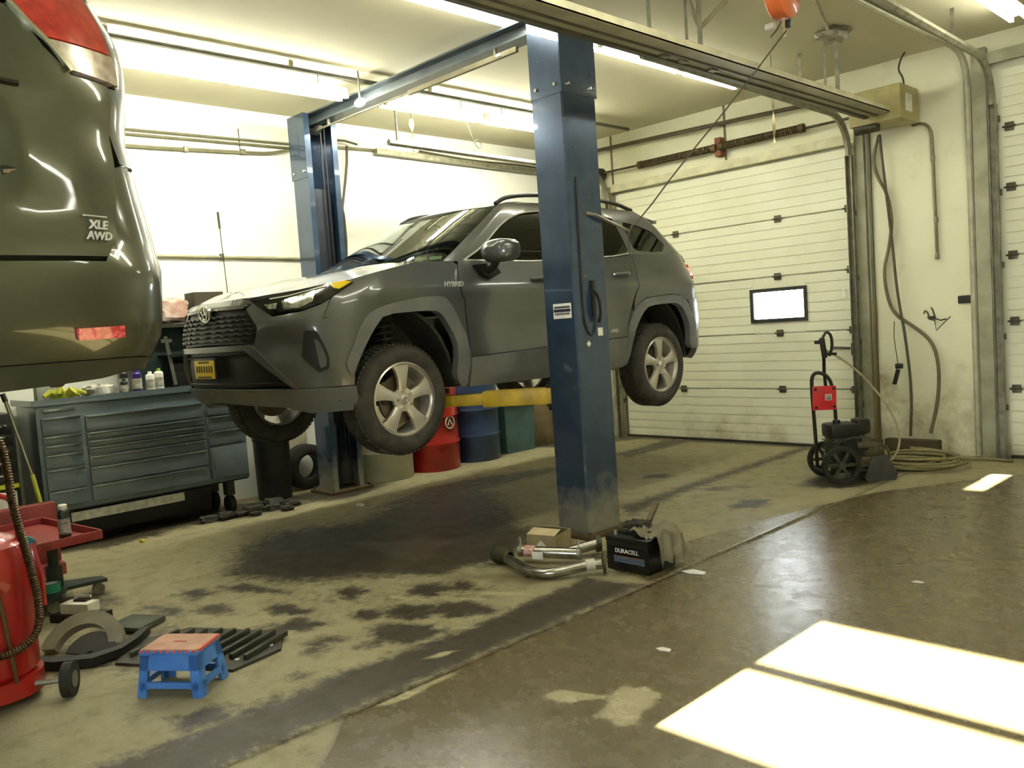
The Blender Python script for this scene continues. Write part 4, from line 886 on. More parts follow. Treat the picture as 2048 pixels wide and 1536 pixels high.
# labels, lock handle and scuffs on the near post
yl = 4.19-.0015
pk = B().box((-3.815, yl, 1.53), (.16, .003, .10)).obj('sticker', mat('sticker_white', '#e3e4d8', .5), pn)
b = B(); b.box((-3.815, yl-.002, 1.555), (.14, .002, .012)); b.box((-3.815, yl-.002, 1.533), (.15, .002, .02))
for i in range(9): b.box((-3.875+.015*i, yl-.002, 1.51), (.009, .002, .014))
b.obj('sticker_marks', mat('sticker_ink', '#23283a', .5), pk)
B().box((NX+.0015, 4.43, 1.375), (.003, .05, .055)).obj('sticker', MATS['sticker_white'], pn)
b = B().box((NX+.004, 4.30, 1.30), (.004, .03, .03), R=Matrix.Rotation(PI/4, 3, 'X')); b.obj('warning_label', MATS['sticker_white'], pn)
b = B().box((NX+.008, 4.37, 1.60), (.016, .035, .24), bev=.004).tube([(NX+.015, 4.37, 1.66), (NX+.05, 4.38, 1.62), (NX+.055, 4.39, 1.5), (NX+.03, 4.39, 1.44)], .012, 8, smooth=1); b.obj('lock_handle', M_BLACK, pn)
pts = [(NX+.008, 4.27, 2.4), (NX+.008, 4.262, 1.6), (NX+.008, 4.27, 1.42), (NX+.008, 4.33, 1.34), (NX+.008, 4.38, 1.40), (NX+.008, 4.385, 1.5)]
B().tube(pts, .005, 6, smooth=2).obj('release_cable', M_BLACK, pn)
b = B().tube([(NX, 4.36, 2.17), (NX+.03, 4.42, 2.155), (NX+.01, 4.79, 2.065)], .011, 8); b.obj('hose_hook', M_SATIN, pn)
# posts of the neighbouring lift under the raised car, outside the picture
l2 = thing('two_post_lift', 'second blue lift under the raised car, mostly outside the picture', 'car lift', (-4.5, .08, 0))
for yo in (-1.21,):
    b = B().box((-4.5, yo, 1.7), (.3, .22, 3.4), bev=.01); b.obj('post', M_BLUE, l2); B().box((-4.5, yo, .012), (.45, .34, .024)).obj('base_plate', M_RUSTY, l2)
    for tx in (-5.3, -3.7):
        a = Vector((-4.5, yo+.1, 1.27)); e = Vector((tx, -.62, 1.27)); d = e-a; L = d.length; d.normalize()
        ar = B().box(a+d*L*.5, (L, .11, .09), rz=math.atan2(d.y, d.x), bev=.006).obj('swing_arm', M_YEL, l2); B().cyl(e-Vector((0, 0, .03)), e+Vector((0, 0, .13)), .055, 16).obj('pad', M_RUBBER, ar)
# ============================================================ tool chest and what stands on it
M_CHEST = mat('chest_enamel', '#68767a', .28, .3, scale=6, col2='#5c6a6e', coat=.3); M_CHEST_D = mat('chest_gap', '#141a1a', .7); M_PULL = mat('drawer_pull', '#8d9a98', .25, .8)
ch = thing('tool_chest', 'long grey-green tool chest with many drawers against the white wall', 'tool chest', (-7.15, 2.59, 0))
XF = -6.90
B().box((-7.17, 2.585, .695), (.52, 1.63, .80), bev=.01).obj('body', M_CHEST, ch)
b = B().box((-7.17, 2.585, 1.105), (.56, 1.68, .02), bev=.004)
for c, d in (((-6.9, 2.585, 1.125), (.015, 1.68, .04)), ((-7.17, 1.75, 1.125), (.56, .015, .04))): b.box(c, d)
b.obj('top_tray', M_CHEST, ch)
for ya, yb, zs in ((1.80, 2.075, (.335, .46, .625, .735, .805, .875, 1.015)), (2.105, 3.03, (.33, .46, .60, .685, .755, .805, .87, 1.0)), (3.06, 3.385, (.615, .745, .87, 1.0))):
    for z0, z1 in zip(zs[:-1], zs[1:]):
        d = B().box((XF-.0, (ya+yb)/2, (z0+z1)/2), (.03, yb-ya, z1-z0-.012), bev=.004).obj('drawer', M_CHEST, ch)
        B().box((XF+.021, (ya+yb)/2, z1-.014), (.014, yb-ya-.02, .012), bev=.003).obj('drawer_pull', M_PULL, d)
d = B().box((XF, 3.2225, .47), (.03, .325, .27), bev=.004).obj('door', M_CHEST, ch); B().box((XF+.02, 3.08, .5), (.012, .014, .18), bev=.003).obj('door_pull', M_PULL, d)
B().box((XF+.003, 1.93, 1.06), (.01, .22, .02), bev=.002).obj('name_strip', M_PULL, ch)
B().box((XF-.02, 2.585, .293), (.02, 1.6, .012)).obj('gap_strip', M_CHEST_D, ch)
B().box((XF-.03, 2.38, .235), (.03, .87, .07), bev=.004).obj('skirt_board', mat('pale_board', '#c9c8b6', .6, 0, scale=20, col2='#9a9984'), ch)
B().box((-7.22, 2.5, .16), (.36, 1.2, .2), bev=.01).obj('shade_block', M_BLACK, ch)  # black box added to stand in for the shade under the chest
for y in (1.95, 3.25):
    for x in (-7.34, -7.02):
        c = B().box((x, y, .225), (.08, .07, .14)).obj('caster_fork', M_DKSTEEL, ch); B().cyl((x, y-.025, .076), (x, y+.025, .076), .075, 20).obj('caster_wheel', M_RUBBER, c)
# hutch behind the tray
hu = thing('shelf_cabinet', 'black open shelf cabinet standing on the tool chest', 'cabinet', (-7.32, 3.0, 1.115))
b = B()
for c, d in (((-7.31, 3.0, 1.655), (.30, .86, .03)), ((-7.31, 2.58, 1.38), (.30, .02, .53)), ((-7.31, 3.42, 1.38), (.30, .02, .53)), ((-7.31, 3.0, 1.125), (.30, .86, .02))): b.box(c, d)
b.obj('carcass', M_BLACK, hu); B().box((-7.452, 3.0, 1.38), (.012, .84, .52)).obj('back_board', mat('teal_board', '#57716e', .35, .2, col2='#48605e'), hu)
B().box((-7.31, 3.16, 1.40), (.28, .5, .02)).obj('shelf', M_BLACK, hu)
B().box((-7.15, 3.0, 1.655), (.02, .86, .03)).obj('front_edge', M_DKSTEEL, hu)
bx = B().box((-7.33, 3.08, 1.23), (.2, .3, .2), bev=.01).one('storage_box', M_BLACK, 'black box standing inside the shelf cabinet', 'box', (-7.33, 3.08, 1.135))
b = B().box((-7.2, 2.92, 1.36), (.008, .03, .42), R=Matrix.Rotation(.12, 3, 'X')).box((-7.2, 2.90, 1.53), (.012, .09, .03)); b.one('square_ruler', M_SATIN, 'steel rule leaning in the shelf cabinet', 'ruler', (-7.2, 2.93, 1.135))
# package in clear wrap
def lumpy(c, d, seed, n=10, amp=.12):
    r = np.random.default_rng(seed); vs = []; fs = []
    m = n
    for i in range(m+1):
        for j in range(2*n):
            a = PI*i/m; t = 2*PI*j/(2*n); q = 1+r.uniform(-amp, amp)
            f = lambda v: math.copysign(abs(v)**.55, v)
            vs.append((c[0]+d[0]/2*f(math.sin(a))*f(math.cos(t))*q, c[1]+d[1]/2*f(math.sin(a))*f(math.sin(t))*q, max(c[2]-d[2]/2, c[2]+d[2]/2*f(math.cos(a))*q)))
    for i in range(m):
        for j in range(2*n): fs.append((i*2*n+j, i*2*n+(j+1) % (2*n), (i+1)*2*n+(j+1) % (2*n), (i+1)*2*n+j))
    return vs, fs
v, f = lumpy((-7.33, 3.0, 1.785), (.22, .30, .21), 3); B().add(v, f).one('wrapped_package', mat('clear_wrap', '#b08a78', .2, .1, scale=14, col2='#d9c9bb', coat=1), 'pinkish package in crinkled clear plastic wrap on the shelf cabinet', 'package', (-7.33, 3.0, 1.68), ang=20)
B().box((-7.34, 3.33, 1.81), (.2, .27, .26), bev=.004).one('carton', mat('dark_carton', '#3c3524', .8), 'dark brown box on the shelf cabinet behind the car nose', 'box', (-7.34, 3.33, 1.68))
# things on the tray
def can(name, x, y, z, r, h, m, mcap, label, cat='spray can', cap='dome', group=None, rim=True):
    t = thing(name, label, cat, (x, y, z), group=group)
    b = B().lathe([(0, 0), (r*.95, 0), (r, .006), (r, h*.80), (r*.96, h*.82), (r*.7, h*.87), (r*.45, h*.89), (0, h*.89)], (x, y, z), seg=22); b.obj('body', m, t)
    if cap == 'dome': B().lathe([(r*.72, h*.84), (r*.72, h*.97), (r*.55, h), (0, h)], (x, y, z), seg=18).obj('cap', mcap, t)
    else: B().lathe([(r*.45, h*.87), (r*.45, h*.99), (r*.4, h), (0, h)], (x, y, z), seg=18).obj('cap', mcap, t)
    B().lathe([(r*1.01, h*.2), (r*1.01, h*.62)], (x, y, z), seg=22).obj('paper_label', mat(m.name+'_label', '#b9b7a6', .5, scale=40, col2='#5a5a55', stretch=(1, 1, 3)), t)
    return t
ZTR = 1.116
M_PUR = mat('purple_can', '#2b1a66', .3, .2, coat=.5); M_PUR_C = mat('purple_cap', '#3d2b78', .4); M_WH = mat('white_plastic', '#dcdccf', .4); M_GRN = mat('green_cap', '#7fa22c', .4); M_BLKCAN = mat('black_can', '#22241f', .3, .3, coat=.5)
can('spray_can', -7.02, 2.56, ZTR, .038, .20, M_PUR, M_PUR_C, 'dark purple spray can on the tool chest tray')
can('bottle', -7.03, 2.67, ZTR, .036, .17, M_WH, M_WH, 'white bottle with white cap on the tool chest tray', 'bottle', 'neck')
can('bottle', -7.05, 2.75, ZTR, .036, .19, M_WH, M_GRN, 'white bottle with green cap on the tool chest tray', 'bottle', 'neck')
can('bottle', -7.11, 2.49, ZTR, .035, .21, M_BLKCAN, M_BLACK, 'dark bottle behind the white bottles on the tray', 'bottle', 'neck')
can('bottle', -7.0, 2.45, ZTR, .03, .13, M_BLKCAN, M_BLACK, 'small dark bottle left of the purple can on the tray', 'bottle', 'neck')
gl = thing('work_glove', 'yellow-green rubber glove lying on the tool chest tray', 'glove', (-7.05, 2.03, ZTR)); M_GLV = mat('glove_rubber', '#a8a823', .55, 0, scale=12, col2='#838a1a')
v, f = lumpy((-7.05, 2.0, ZTR+.045), (.14, .17, .09), 9, 8, .1); B().add(v, f).obj('palm', M_GLV, gl)
for k, (dy, dz, l) in enumerate(((-.10, .05, .11), (-.03, .09, .12), (.05, .07, .13), (.10, .03, .12), (.07, .0, .09))):
    B().tube([(-7.0, 2.0+dy*.5, ZTR+.05), (-6.97, 2.0+dy, ZTR+.05+dz*.6), (-6.955, 2.0+dy*1.5, ZTR+.04+dz*.2)], [.026, .022, .014], 8, smooth=0).obj('finger', M_GLV, gl)
v, f = lumpy((-7.05, 2.27, ZTR+.05), (.2, .22, .10), 21, 9, .22); B().add(v, f).one('shop_rag', mat('white_rag', '#c9c9bd', .9, 0, scale=10, col2='#55554c'), 'crumpled white and black rag on the tool chest tray', 'rag', (-7.05, 2.27, ZTR), ang=25)
B().box((-7.2, 1.95, ZTR+.06), (.1, .18, .12), bev=.004).one('carton', mat('grey_carton', '#8f9488', .7), 'small pale carton behind the yellow-green glove on the tray', 'box', (-7.2, 1.95, ZTR))
# tool cart and pole left of the chest
ct = thing('tool_cart', 'black tool cart with bright drawer handles at the left picture edge', 'tool cart', (-7.2, 1.36, 0))
B().box((-7.2, 1.36, .66), (.46, .56, .82), bev=.01).obj('body', M_BLACK, ct)
for z in (.96, .88, .78, .69, .60):
    d = B().box((-6.975, 1.36, z), (.02, .52, .07), bev=.004).obj('drawer', M_BLACK, ct); B().box((-6.957, 1.36, z+.02), (.014, .46, .014), bev=.003).obj('drawer_pull', M_CHROME, d)
B().box((-6.965, 1.36, .54), (.01, .54, .03)).obj('yellow_strip', mat('yellow_strip', '#c8cc25', .5), ct); B().box((-6.967, 1.36, .40), (.01, .5, .2)).obj('white_panel', M_WH, ct)
for y in (1.14, 1.58):
    for x in (-7.36, -7.04): B().cyl((x, y-.02, .06), (x, y+.02, .06), .06, 16).box((x, y, .18), (.05, .06, .14)).obj('caster', M_RUBBER, ct)
pl = thing('leaning_pole', 'chrome and yellow pole leaning against the left end of the tool chest', 'pole', (-6.80, 1.80, 0))
B().cyl((-6.82, 1.685, .62), (-6.87, 1.58, 1.16), .014, 10).obj('upper_tube', M_CHROME, pl); B().cyl((-6.79, 1.75, .16), (-6.82, 1.685, .62), .016, 10).obj('lower_tube', mat('pole_yellow', '#a9b03a', .5), pl); B().cyl((-6.775, 1.79, .0), (-6.79, 1.75, .16), .012, 10).obj('foot', M_STEEL, pl); B().cyl((-6.87, 1.58, 1.16), (-6.877, 1.565, 1.22), .018, 10).obj('grip', M_BLACK, pl)
# ============================================================ drums along the white wall
def drum(x, y, r, h, m, label, rings=True, group='drums along the white wall'):
    t = thing('steel_drum', label, 'drum', (x, y, 0), group=group)
    pr = [(0, .02), (r-.02, .02), (r-.004, 0), (r, .012)]
    for zr in ((.33, .66) if rings else ()): pr += [(r, h*zr-.025), (r+.012, h*zr), (r, h*zr+.025)]
    pr += [(r, h-.012), (r-.003, h), (r-.018, h), (r-.022, h-.02), (0, h-.02)]
    B().lathe(pr, (x, y, 0), seg=40).obj('shell', m, t); B().lathe([(0, .0), (.03, 0), (.03, .018), (0, .018)], (x+r*.5, y-r*.4, h-.02), seg=12).obj('bung', M_STEEL, t)
    return t
M_DW = mat('drum_white', '#b9b796', .5, 0, scale=5, col2='#a19f7e'); M_DR = mat('drum_red', '#b01f17', .35, .1, coat=.4, scale=5, col2='#8f1711'); M_DB = mat('drum_blue', '#2c4468', .4, .1, scale=5, col2='#1f2f4d', coat=.3)
drum(-7.1, 4.97, .285, .86, M_DW, 'cream white drum between the far lift post and the red drum')
rd = drum(-7.06, 5.57, .285, .86, M_DR, 'red drum with a round white emblem')
a = math.atan2(-.62, .78); M = frame((-7.06+.288*math.cos(a), 5.57+.288*math.sin(a), .55), (-math.sin(a), math.cos(a), 0), (0, 0, 1))
a2 = a+.75; M = frame((-7.06+.287*math.cos(a2), 5.57+.287*math.sin(a2), .50), (-math.sin(a2), math.cos(a2), 0), (0, 0, 1)); b = torus(B(), M, .062, .062, .007); b.tube([(-.03, -.025, 0), (0, .035, 0), (.03, -.025, 0)], .007, 6); b.obj('emblem', M_WH, rd)
drum(-7.1, 6.2, .285, .86, M_DB, 'dark blue drum beside the red drum')
t = thing('waste_bin', 'grey-teal plastic bin right of the blue drum', 'bin', (-7.15, 6.78, 0)); M_BIN = mat('bin_plastic', '#50706e', .55, 0, scale=6, col2='#405c5a')
b = B(); k = [(-.19, -.24), (.19, -.24), (.19, .24), (-.19, .24)]
vs = [(-7.14+x*.94, 6.79+y*.94, 0) for x, y in k]+[(-7.14+x, 6.79+y, .56) for x, y in k]+[(-7.14+x*.93, 6.79+y*.93, .56) for x, y in k]+[(-7.14+x*.88, 6.79+y*.88, .03) for x, y in k]
b.add(vs, [(3, 2, 1, 0)]+[(i, (i+1) % 4, 4+(i+1) % 4, 4+i) for i in range(4)]+[(4+i, 4+(i+1) % 4, 8+(i+1) % 4, 8+i) for i in range(4)]+[(8+i, 8+(i+1) % 4, 12+(i+1) % 4, 12+i) for i in range(4)]+[(12, 13, 14, 15)]); b.obj('tub', M_BIN, t)
b = B(); k2 = [(-7.14+x*1.05, 6.79+y*1.04) for x, y in k]; b.tube([(x, y, .555) for x, y in k2], .014, 6, closed=True); b.obj('rim', M_BIN, t)
# black bin, tyre, sheet by the far post
t = thing('trash_can', 'black cylindrical waste can between tool chest and far lift post', 'bin', (-7.24, 3.8, 0))
B().lathe([(0, 0), (.15, 0), (.155, .01), (.165, .55), (.172, .56), (.172, .58), (.158, .58), (.145, .03), (0, .03)], (-7.24, 3.8, 0), seg=30).obj('tub', mat('bin_black', '#2a2a24', .5, .1, scale=8, col2='#3a3a32'), t); B().box((-7.08, 3.76, .5), (.01, .1, .03), bev=.004).obj('handle', M_BLACK, t)
t = thing('spare_tyre', 'dark tyre leaning at the wall behind the far lift post', 'tyre', (-7.37, 4.25, 0)); B().lathe([(.12, -.07), (.14, -.08), (.19, -.075), (.22, -.055), (.22, .055), (.19, .075), (.14, .08), (.12, .07)], (-7.37, 4.22, .221), 'x', 36, closed=True, R=None).obj('carcass', M_RUBBER, t)
B().box((-7.475, 4.16, .62), (.015, .3, .5), R=Matrix.Rotation(.03, 3, 'Y')).one('board', mat('pale_sheet', '#c4bfa4', .7, 0, scale=8, col2='#a39d80'), 'pale board standing against the wall left of the far post', 'board', (-7.475, 4.16, .37))
B().box((-7.2, 7.45, .42), (.28, .24, .84), bev=.006).one('carton', mat('kraft', '#83744e', .8, 0, col2='#6b5d3c'), 'tall brown carton standing in the corner behind the bin', 'box', (-7.2, 7.45, 0))
B().box((-6.85, 7.75, .40), (.16, .16, .80), rz=.3, bev=.006).one('carton', MATS['kraft'], 'narrow brown carton in the corner beside the roll-up door', 'box', (-6.85, 7.75, 0))
# debris at the tool chest foot
b = B(); r = np.random.default_rng(4)
for i, (x, y, s) in enumerate(((-6.82, 2.95, .06), (-6.79, 3.1, .07), (-6.76, 3.22, .05), (-6.80, 3.36, .08), (-6.74, 3.50, .06), (-6.66, 3.3, .045), (-6.60, 3.56, .055), (-6.74, 3.68, .07), (-6.92, 3.6, .08))):
    v, f = lumpy((x, y, s*.42), (s*1.7, s*2.2, s*.84), 30+i, 6, .25)
    B().add(v, f).one('oily_rag', mat('oily_rag', '#26241a', .8, 0, scale=18, col2='#3d392a'), 'oily dark rag on the floor by the tool chest foot, %s' % ['farthest left', 'second from the left', 'third from the left', 'biggest under the chest corner', 'right of the chest corner', 'nearest the camera', 'closest to the open floor', 'nearest the far lift post', 'by the waste can'][i], 'rag', (x, y, 0), 'oily rags at the tool chest foot', ang=25)
# ============================================================ things on the left floor
M_RED = mat('tank_red', '#b3241c', .35, .1, scale=5, col2='#921b14', coat=.4); M_HOSE_C = mat('armoured_hose', '#6d5a40', .35, .7, scale=60, col2='#3a2d1c')
tk = thing('oil_drain_tank', 'red wheeled waste oil tank with a ribbed hose at the left edge', 'oil tank', (-4.13, .80, 0)); tx, ty = -4.13, .80
B().lathe([(0, .09), (.10, .095), (.15, .115), (.172, .15), (.175, .62), (.16, .675), (.11, .71), (.05, .73), (0, .735)], (tx, ty, 0), seg=40).obj('tank', M_RED, tk)
B().lathe([(.15, .04), (.182, .04), (.182, .12), (.15, .12)], (tx, ty, 0), seg=36, closed=True).obj('foot_ring', M_RED, tk)
ax = Vector((.55, .83, 0)).normalized()
for s in (1, -1):
    c = Vector((tx+.10, ty+.06, 0))+ax*.2*s+Vector((0, 0, .075)); w = B().cyl(c-ax*.02, c+ax*.02, .074, 24).obj('wheel', M_RUBBER, tk); B().cyl(c-ax*.024, c+ax*.024, .035, 16).obj('wheel_hub', M_STEEL, w)
B().cyl(Vector((tx+.10, ty+.06, .075))-ax*.2, Vector((tx+.10, ty+.06, .075))+ax*.2, .012, 8).obj('axle', M_STEEL, tk)
B().cyl((tx-.16, ty-.1, .03), (tx-.16, ty-.1, .09), .03, 12).obj('caster', M_RUBBER, tk)
B().tube([(tx+.06, ty+.13, .66), (tx+.05, ty+.13, .84), (tx+.04, ty+.09, .89), (tx-.02, ty-.1, .89), (tx-.03, ty-.13, .84), (tx-.03, ty-.14, .66)], .013, 8, smooth=2).obj('handle', M_RED, tk)
B().lathe([(0, .73), (.05, .73), (.05, .78), (.03, .80), (0, .80)], (tx, ty, 0), seg=18).obj('filler_cap', M_DKSTEEL, tk)
hp = [(-4.08, .80, .78), (-4.10, .82, 1.0), (-4.08, .86, 1.14), (-4.03, .89, 1.13), (-3.98, .895, 1.0), (-3.95, .89, .86), (-3.94, .92, .66), (-3.93, .945, .46), (-3.925, .94, .33), (-3.93, .88, .26), (-3.95, .78, .24), (-4.0, .66, .26), (-4.08, .62, .4)]
hv = [Vector(p) for p in hp]
for _ in range(3): hv = [hv[0]]+[q for a, c in zip(hv[:-1], hv[1:]) for q in (a*.75+c*.25, a*.25+c*.75)]+[hv[-1]]
hq = []
for a, c in zip(hv[:-1], hv[1:]):
    n = max(1, int((c-a).length/.005)); hq += [a.lerp(c, k/n) for k in range(n)]
B().tube(hq, [.0150 if k % 2 else .0185 for k in range(len(hq))], 10).obj('hose', M_HOSE_C, tk)
B().tube([(-3.955, .79, .62), (-3.945, .815, .4), (-3.94, .835, .12)], .009, 8).obj('sight_tube', mat('sight_tube', '#5a4322', .3), tk)
B().tube([(-4.05, .97, .66), (-4.0, .98, .52), (-3.985, .975, .40)], .014, 8).obj('side_bracket', M_RED, tk)
# red tray on a rolling stand
st = thing('tray_stand', 'low rolling stand with a red tray', 'rolling stand', (-5.5, 1.42, 0)); M_TRAY = mat('tray_red', '#9c3a34', .45, .1, scale=8, col2='#7c2a28')
rz = .12; Rz = Matrix.Rotation(rz, 3, 'Z')
b = B(); c0 = Vector((-5.52, 1.34, .40)); b.box(c0, (.80, .42, .012), rz=rz)
for dx, dy, sx, sy in ((0, -.21, .80, .012), (0, .21, .80, .012), (-.40, 0, .012, .42), (.40, 0, .012, .42)): b.box(c0+Rz @ Vector((dx, dy, .02)), (sx, sy, .05), rz=rz, bev=.003)
b.obj('tray', M_TRAY, st)
B().cyl((-5.5, 1.42, .09), (-5.5, 1.42, .395), .03, 14).cyl((-5.5, 1.42, .09), (-5.5, 1.42, .22), .045, 14).obj('stem', mat('stand_green', '#2f3a30', .5, .2), st)
b = B().prism([(-5.78, 1.32), (-5.22, 1.30), (-5.24, 1.38), (-5.42, 1.46), (-5.40, 1.68), (-5.5, 1.68), (-5.6, 1.48), (-5.8, 1.40)], .075, .095); b.obj('base', MATS['stand_green'], st)
for x, y in ((-5.27, 1.34), (-5.74, 1.36), (-5.45, 1.64)): B().cyl((x-.012, y, .035), (x+.012, y, .035), .034, 16).box((x, y, .065), (.03, .02, .03)).obj('caster', M_STEEL, st)
can('spray_can', -5.24, 1.43, .407, .033, .21, mat('olive_can', '#2d3329', .3, .2, coat=.4), M_WH, 'dark spray can with white cap standing on the red tray')
t = thing('tape_roll', 'green tape roll lying on the base of the tray stand', 'tape', (-5.40, 1.37, .095)); B().lathe([(.035, 0), (.05, 0), (.05, .05), (.035, .05)], (-5.40, 1.37, .095), seg=24, closed=True).obj('tape', mat('green_tape', '#2f8f6a', .5), t); B().lathe([(.031, 0), (.035, 0), (.035, .05), (.031, .05)], (-5.40, 1.37, .095), seg=24, closed=True).obj('core', M_WH, t)
t = thing('funnel', 'teal funnel hanging over the near edge of the red tray', 'funnel', (-5.02, 1.13, .33)); Rf = Matrix.Rotation(-1.1, 3, 'Y'); B().lathe([(.012, -.12), (.014, -.04), (.075, .05), (.078, .055), (.068, .05), (.009, -.04), (.008, -.12)], (-5.03, 1.16, .42), seg=24, R=Rf, closed=True).obj('cone', mat('teal_plastic', '#1f5f68', .4), t); B().lathe([(.074, .048), (.08, .052), (.08, .06), (.074, .06)], (-5.03, 1.16, .42), seg=24, R=Rf, closed=True).obj('rim', mat('teal_rim', '#3c8f86', .4), t)
# red panel box behind
B().box((-6.3, 1.42, .28), (.1, .5, .4), bev=.01).box((-6.36, 1.42, .04), (.4, .5, .08), bev=.01).one('red_ramp', mat('ramp_red', '#8e3a34', .5, .1, scale=6, col2='#6d2724'), 'red steel ramp standing behind the tray stand', 'ramp', (-6.3, 1.42, 0))
# folding step stool
so = thing('step_stool', 'small blue folding step stool with a tan top', 'step stool', (-3.60, 1.385, 0), math.radians(36.5), world=False)
M_SB = mat('stool_blue', '#5088d6', .42, 0, scale=10, col2='#4279c6'); M_ST = mat('stool_tan', '#b98d74', .65, 0, scale=14, col2='#a07a64'); M_SP = mat('stool_pink', '#e0605a', .5); H = .195
hx, hy = .135, .098
b = B().box((0, 0, H-.010), (2*hx, 2*hy, .02), bev=.006); top = b.obj('top', M_SB, so)
B().box((0, 0, H+.002), (2*hx-.012, 2*hy-.012, .006), bev=.002).obj('top_pad', M_ST, top)
B().box((0, .0, H+.004), (.06, .016, .004), bev=.0015).obj('grip_slot', mat('slot_red', '#a03a34', .6), top)
for i in range(9): B().cyl((-hx+.015+i*(2*hx-.03)/8, -hy+.002, H-.002), (-hx+.015+i*(2*hx-.03)/8, -hy-.002, H-.002), .007, 10).obj('edge_dot', M_SP, top)
B().box((hx-.0, 0, H-.001), (.006, 2*hy-.02, .012)).obj('edge_band', M_SP, top)
def stool_side(w_t, w_b, off_t, off_b, axis):
    """trapezoid frame with a window, splayed outwards"""
    h = H-.02; q = B(); P = lambda u, z: (u, -(off_b+(off_t-off_b)*z/h), z) if axis == 'y' else ((off_b+(off_t-off_b)*z/h), u, z)
    def bar(pts): 
        n = len(pts); o = [P(*p) for p in pts]; d = (0, .016, 0) if axis == 'y' else (-.016, 0, 0)
        i2 = [tuple(a+c for a, c in zip(p, d)) for p in o]; q.add(o+i2, [tuple(range(n)), tuple(range(n, 2*n))[::-1]]+[(i, (i+1) % n, n+(i+1) % n, n+i) for i in range(n)])
    W = lambda z: w_b+(w_t-w_b)*z/h; lw = min(.04, w_b*.42)
    for s in (1, -1): bar([(s*W(0), 0), (s*W(h), h), (s*(W(h)-lw), h), (s*(W(0)-lw), 0)])
    bar([(-W(h*.64), h*.64), (W(h*.64), h*.64), (W(h), h), (-W(h), h)]); bar([(-W(h*.15)+.01, h*.15), (-W(h*.22)*.6, h*.22), (W(h*.22)*.6, h*.22), (W(h*.15)-.01, h*.15), (W(h*.36)-.01, h*.36), (-W(h*.36)+.01, h*.36)])
    return q
for r in (0, PI):
    R4 = Matrix.Rotation(r, 4, 'Z')
    for ax_, args in (('y', (hx-.006, hx+.012, hy-.004, hy+.018)), ('x', (hy-.012, hy+.006, hx-.004, hx+.014))):
        q = stool_side(*args, ax_); b = B().at(R4); b.add(q.v, q.f); b.obj('long_side' if ax_ == 'y' else 'short_side', M_SB, so)
# car parts lying behind the stool
un = thing('underbody_shield', 'dark ribbed plastic underbody shield lying behind the step stool', 'car part', (-3.98, 1.68, 0), math.radians(33), world=False); M_SH = mat('shield_plastic', '#3a3a2a', .55, 0, scale=9, col2='#2a2a1e')
b = B().prism([(-.34, -.26), (.30, -.30), (.40, -.05), (.30, .17), (-.25, .2), (-.42, .02)], 0, .014); b.obj('plate', M_SH, un)
for i in range(9): B().box((-.28+i*.075, -.04+.01*(i % 2), .026), (.022, .36-.012*abs(i-4), .026), rz=-.15, bev=.006).obj('rib', M_SH, un)
for x, y in ((.33, -.02), (.26, -.2), (-.3, .1)): B().lathe([(0, .012), (.012, .012), (.012, .02), (0, .02)], (x, y, 0), seg=10).obj('clip', M_WH, un)
def arch_band(name, c, rot, r0, r1, a0, a1, h, m, label, cat='car part', tilt=.5):
    """a bent plastic band: part of a ring standing tilted on the floor"""
    b = B(); n = 24; vs = []
    for i in range(n+1):
        t = a0+(a1-a0)*i/n
        for rr, zz in ((r0, 0), (r1, 0), (r1, h), (r0, h)): vs.append((rr*math.cos(t), zz, rr*math.sin(t)))
    fs = [(0, 1, 2, 3), (n*4+3, n*4+2, n*4+1, n*4)]+[(i*4+k, i*4+(k+1) % 4, (i+1)*4+(k+1) % 4, (i+1)*4+k) for i in range(n) for k in range(4)]
    Mx = Matrix.Rotation(rot, 4, 'Z') @ Matrix.Rotation(tilt, 4, 'X')
    zs = min((Mx @ Vector(v)).z for v in vs); b.at(Matrix.Translation((c[0], c[1], -zs+c[2])) @ Mx); b.add(vs, fs); return b.one(name, m, label, cat, c)
arch_band('fender_trim', (-4.42, 1.22, .0), math.radians(46), .13, .20, .1, PI-.05, .05, mat('pale_trim', '#8f8b76', .45, 0, col2='#77735f'), 'pale arched wheel trim lying by the oil tank', tilt=-.75)
arch_band('inner_liner', (-4.36, 1.24, .0), math.radians(46), .02, .125, .15, PI-.15, .012, mat('liner_plastic', '#45433f', .5), 'dark plate inside the pale arched wheel trim', tilt=-.85)
b = B(); P = [(-4.44, 1.03), (-4.32, 1.12), (-4.24, 1.22), (-4.24, 1.32), (-4.32, 1.42), (-4.42, 1.52), (-4.40, 1.55), (-4.28, 1.45), (-4.19, 1.34), (-4.17, 1.20), (-4.28, 1.06), (-4.42, .98)]
b.prism(P, .012, .05); b.one('bumper_strip', mat('strip_plastic', '#14130f', .5), 'long black curved plastic strip in front of the pale arched trim', 'car part', (-4.3, 1.25, .012))
b = B().box((-4.60, 1.55, .018), (.22, .2, .036), rz=.5, bev=.012); b.one('plastic_cover', mat('cover_plastic', '#4b4d40', .6), 'dark grey plastic cover behind the arched trim', 'car part', (-4.60, 1.55, 0))
t = thing('shallow_pan', 'black shallow pan under the white carton by the oil tank', 'pan', (-5.05, 1.38, 0)); B().prism([(-5.10, 1.27), (-4.84, 1.42), (-4.89, 1.53), (-5.13, 1.40)], 0, .045).obj('pan', M_BLACK, t)
t = thing('parts_carton', 'white open carton on the black pan by the oil tank', 'box', (-5.0, 1.40, .047)); M_CW = mat('carton_white', '#e8e6d6', .7)
B().box((-5.0, 1.40, .075), (.18, .09, .055), rz=.55).obj('carton', M_CW, t); B().box((-5.04, 1.43, .11), (.11, .008, .035), rz=.55).obj('flap', M_CW, t); B().box((-5.01, 1.42, .107), (.08, .05, .012), rz=.55).obj('contents', M_BLACK, t)
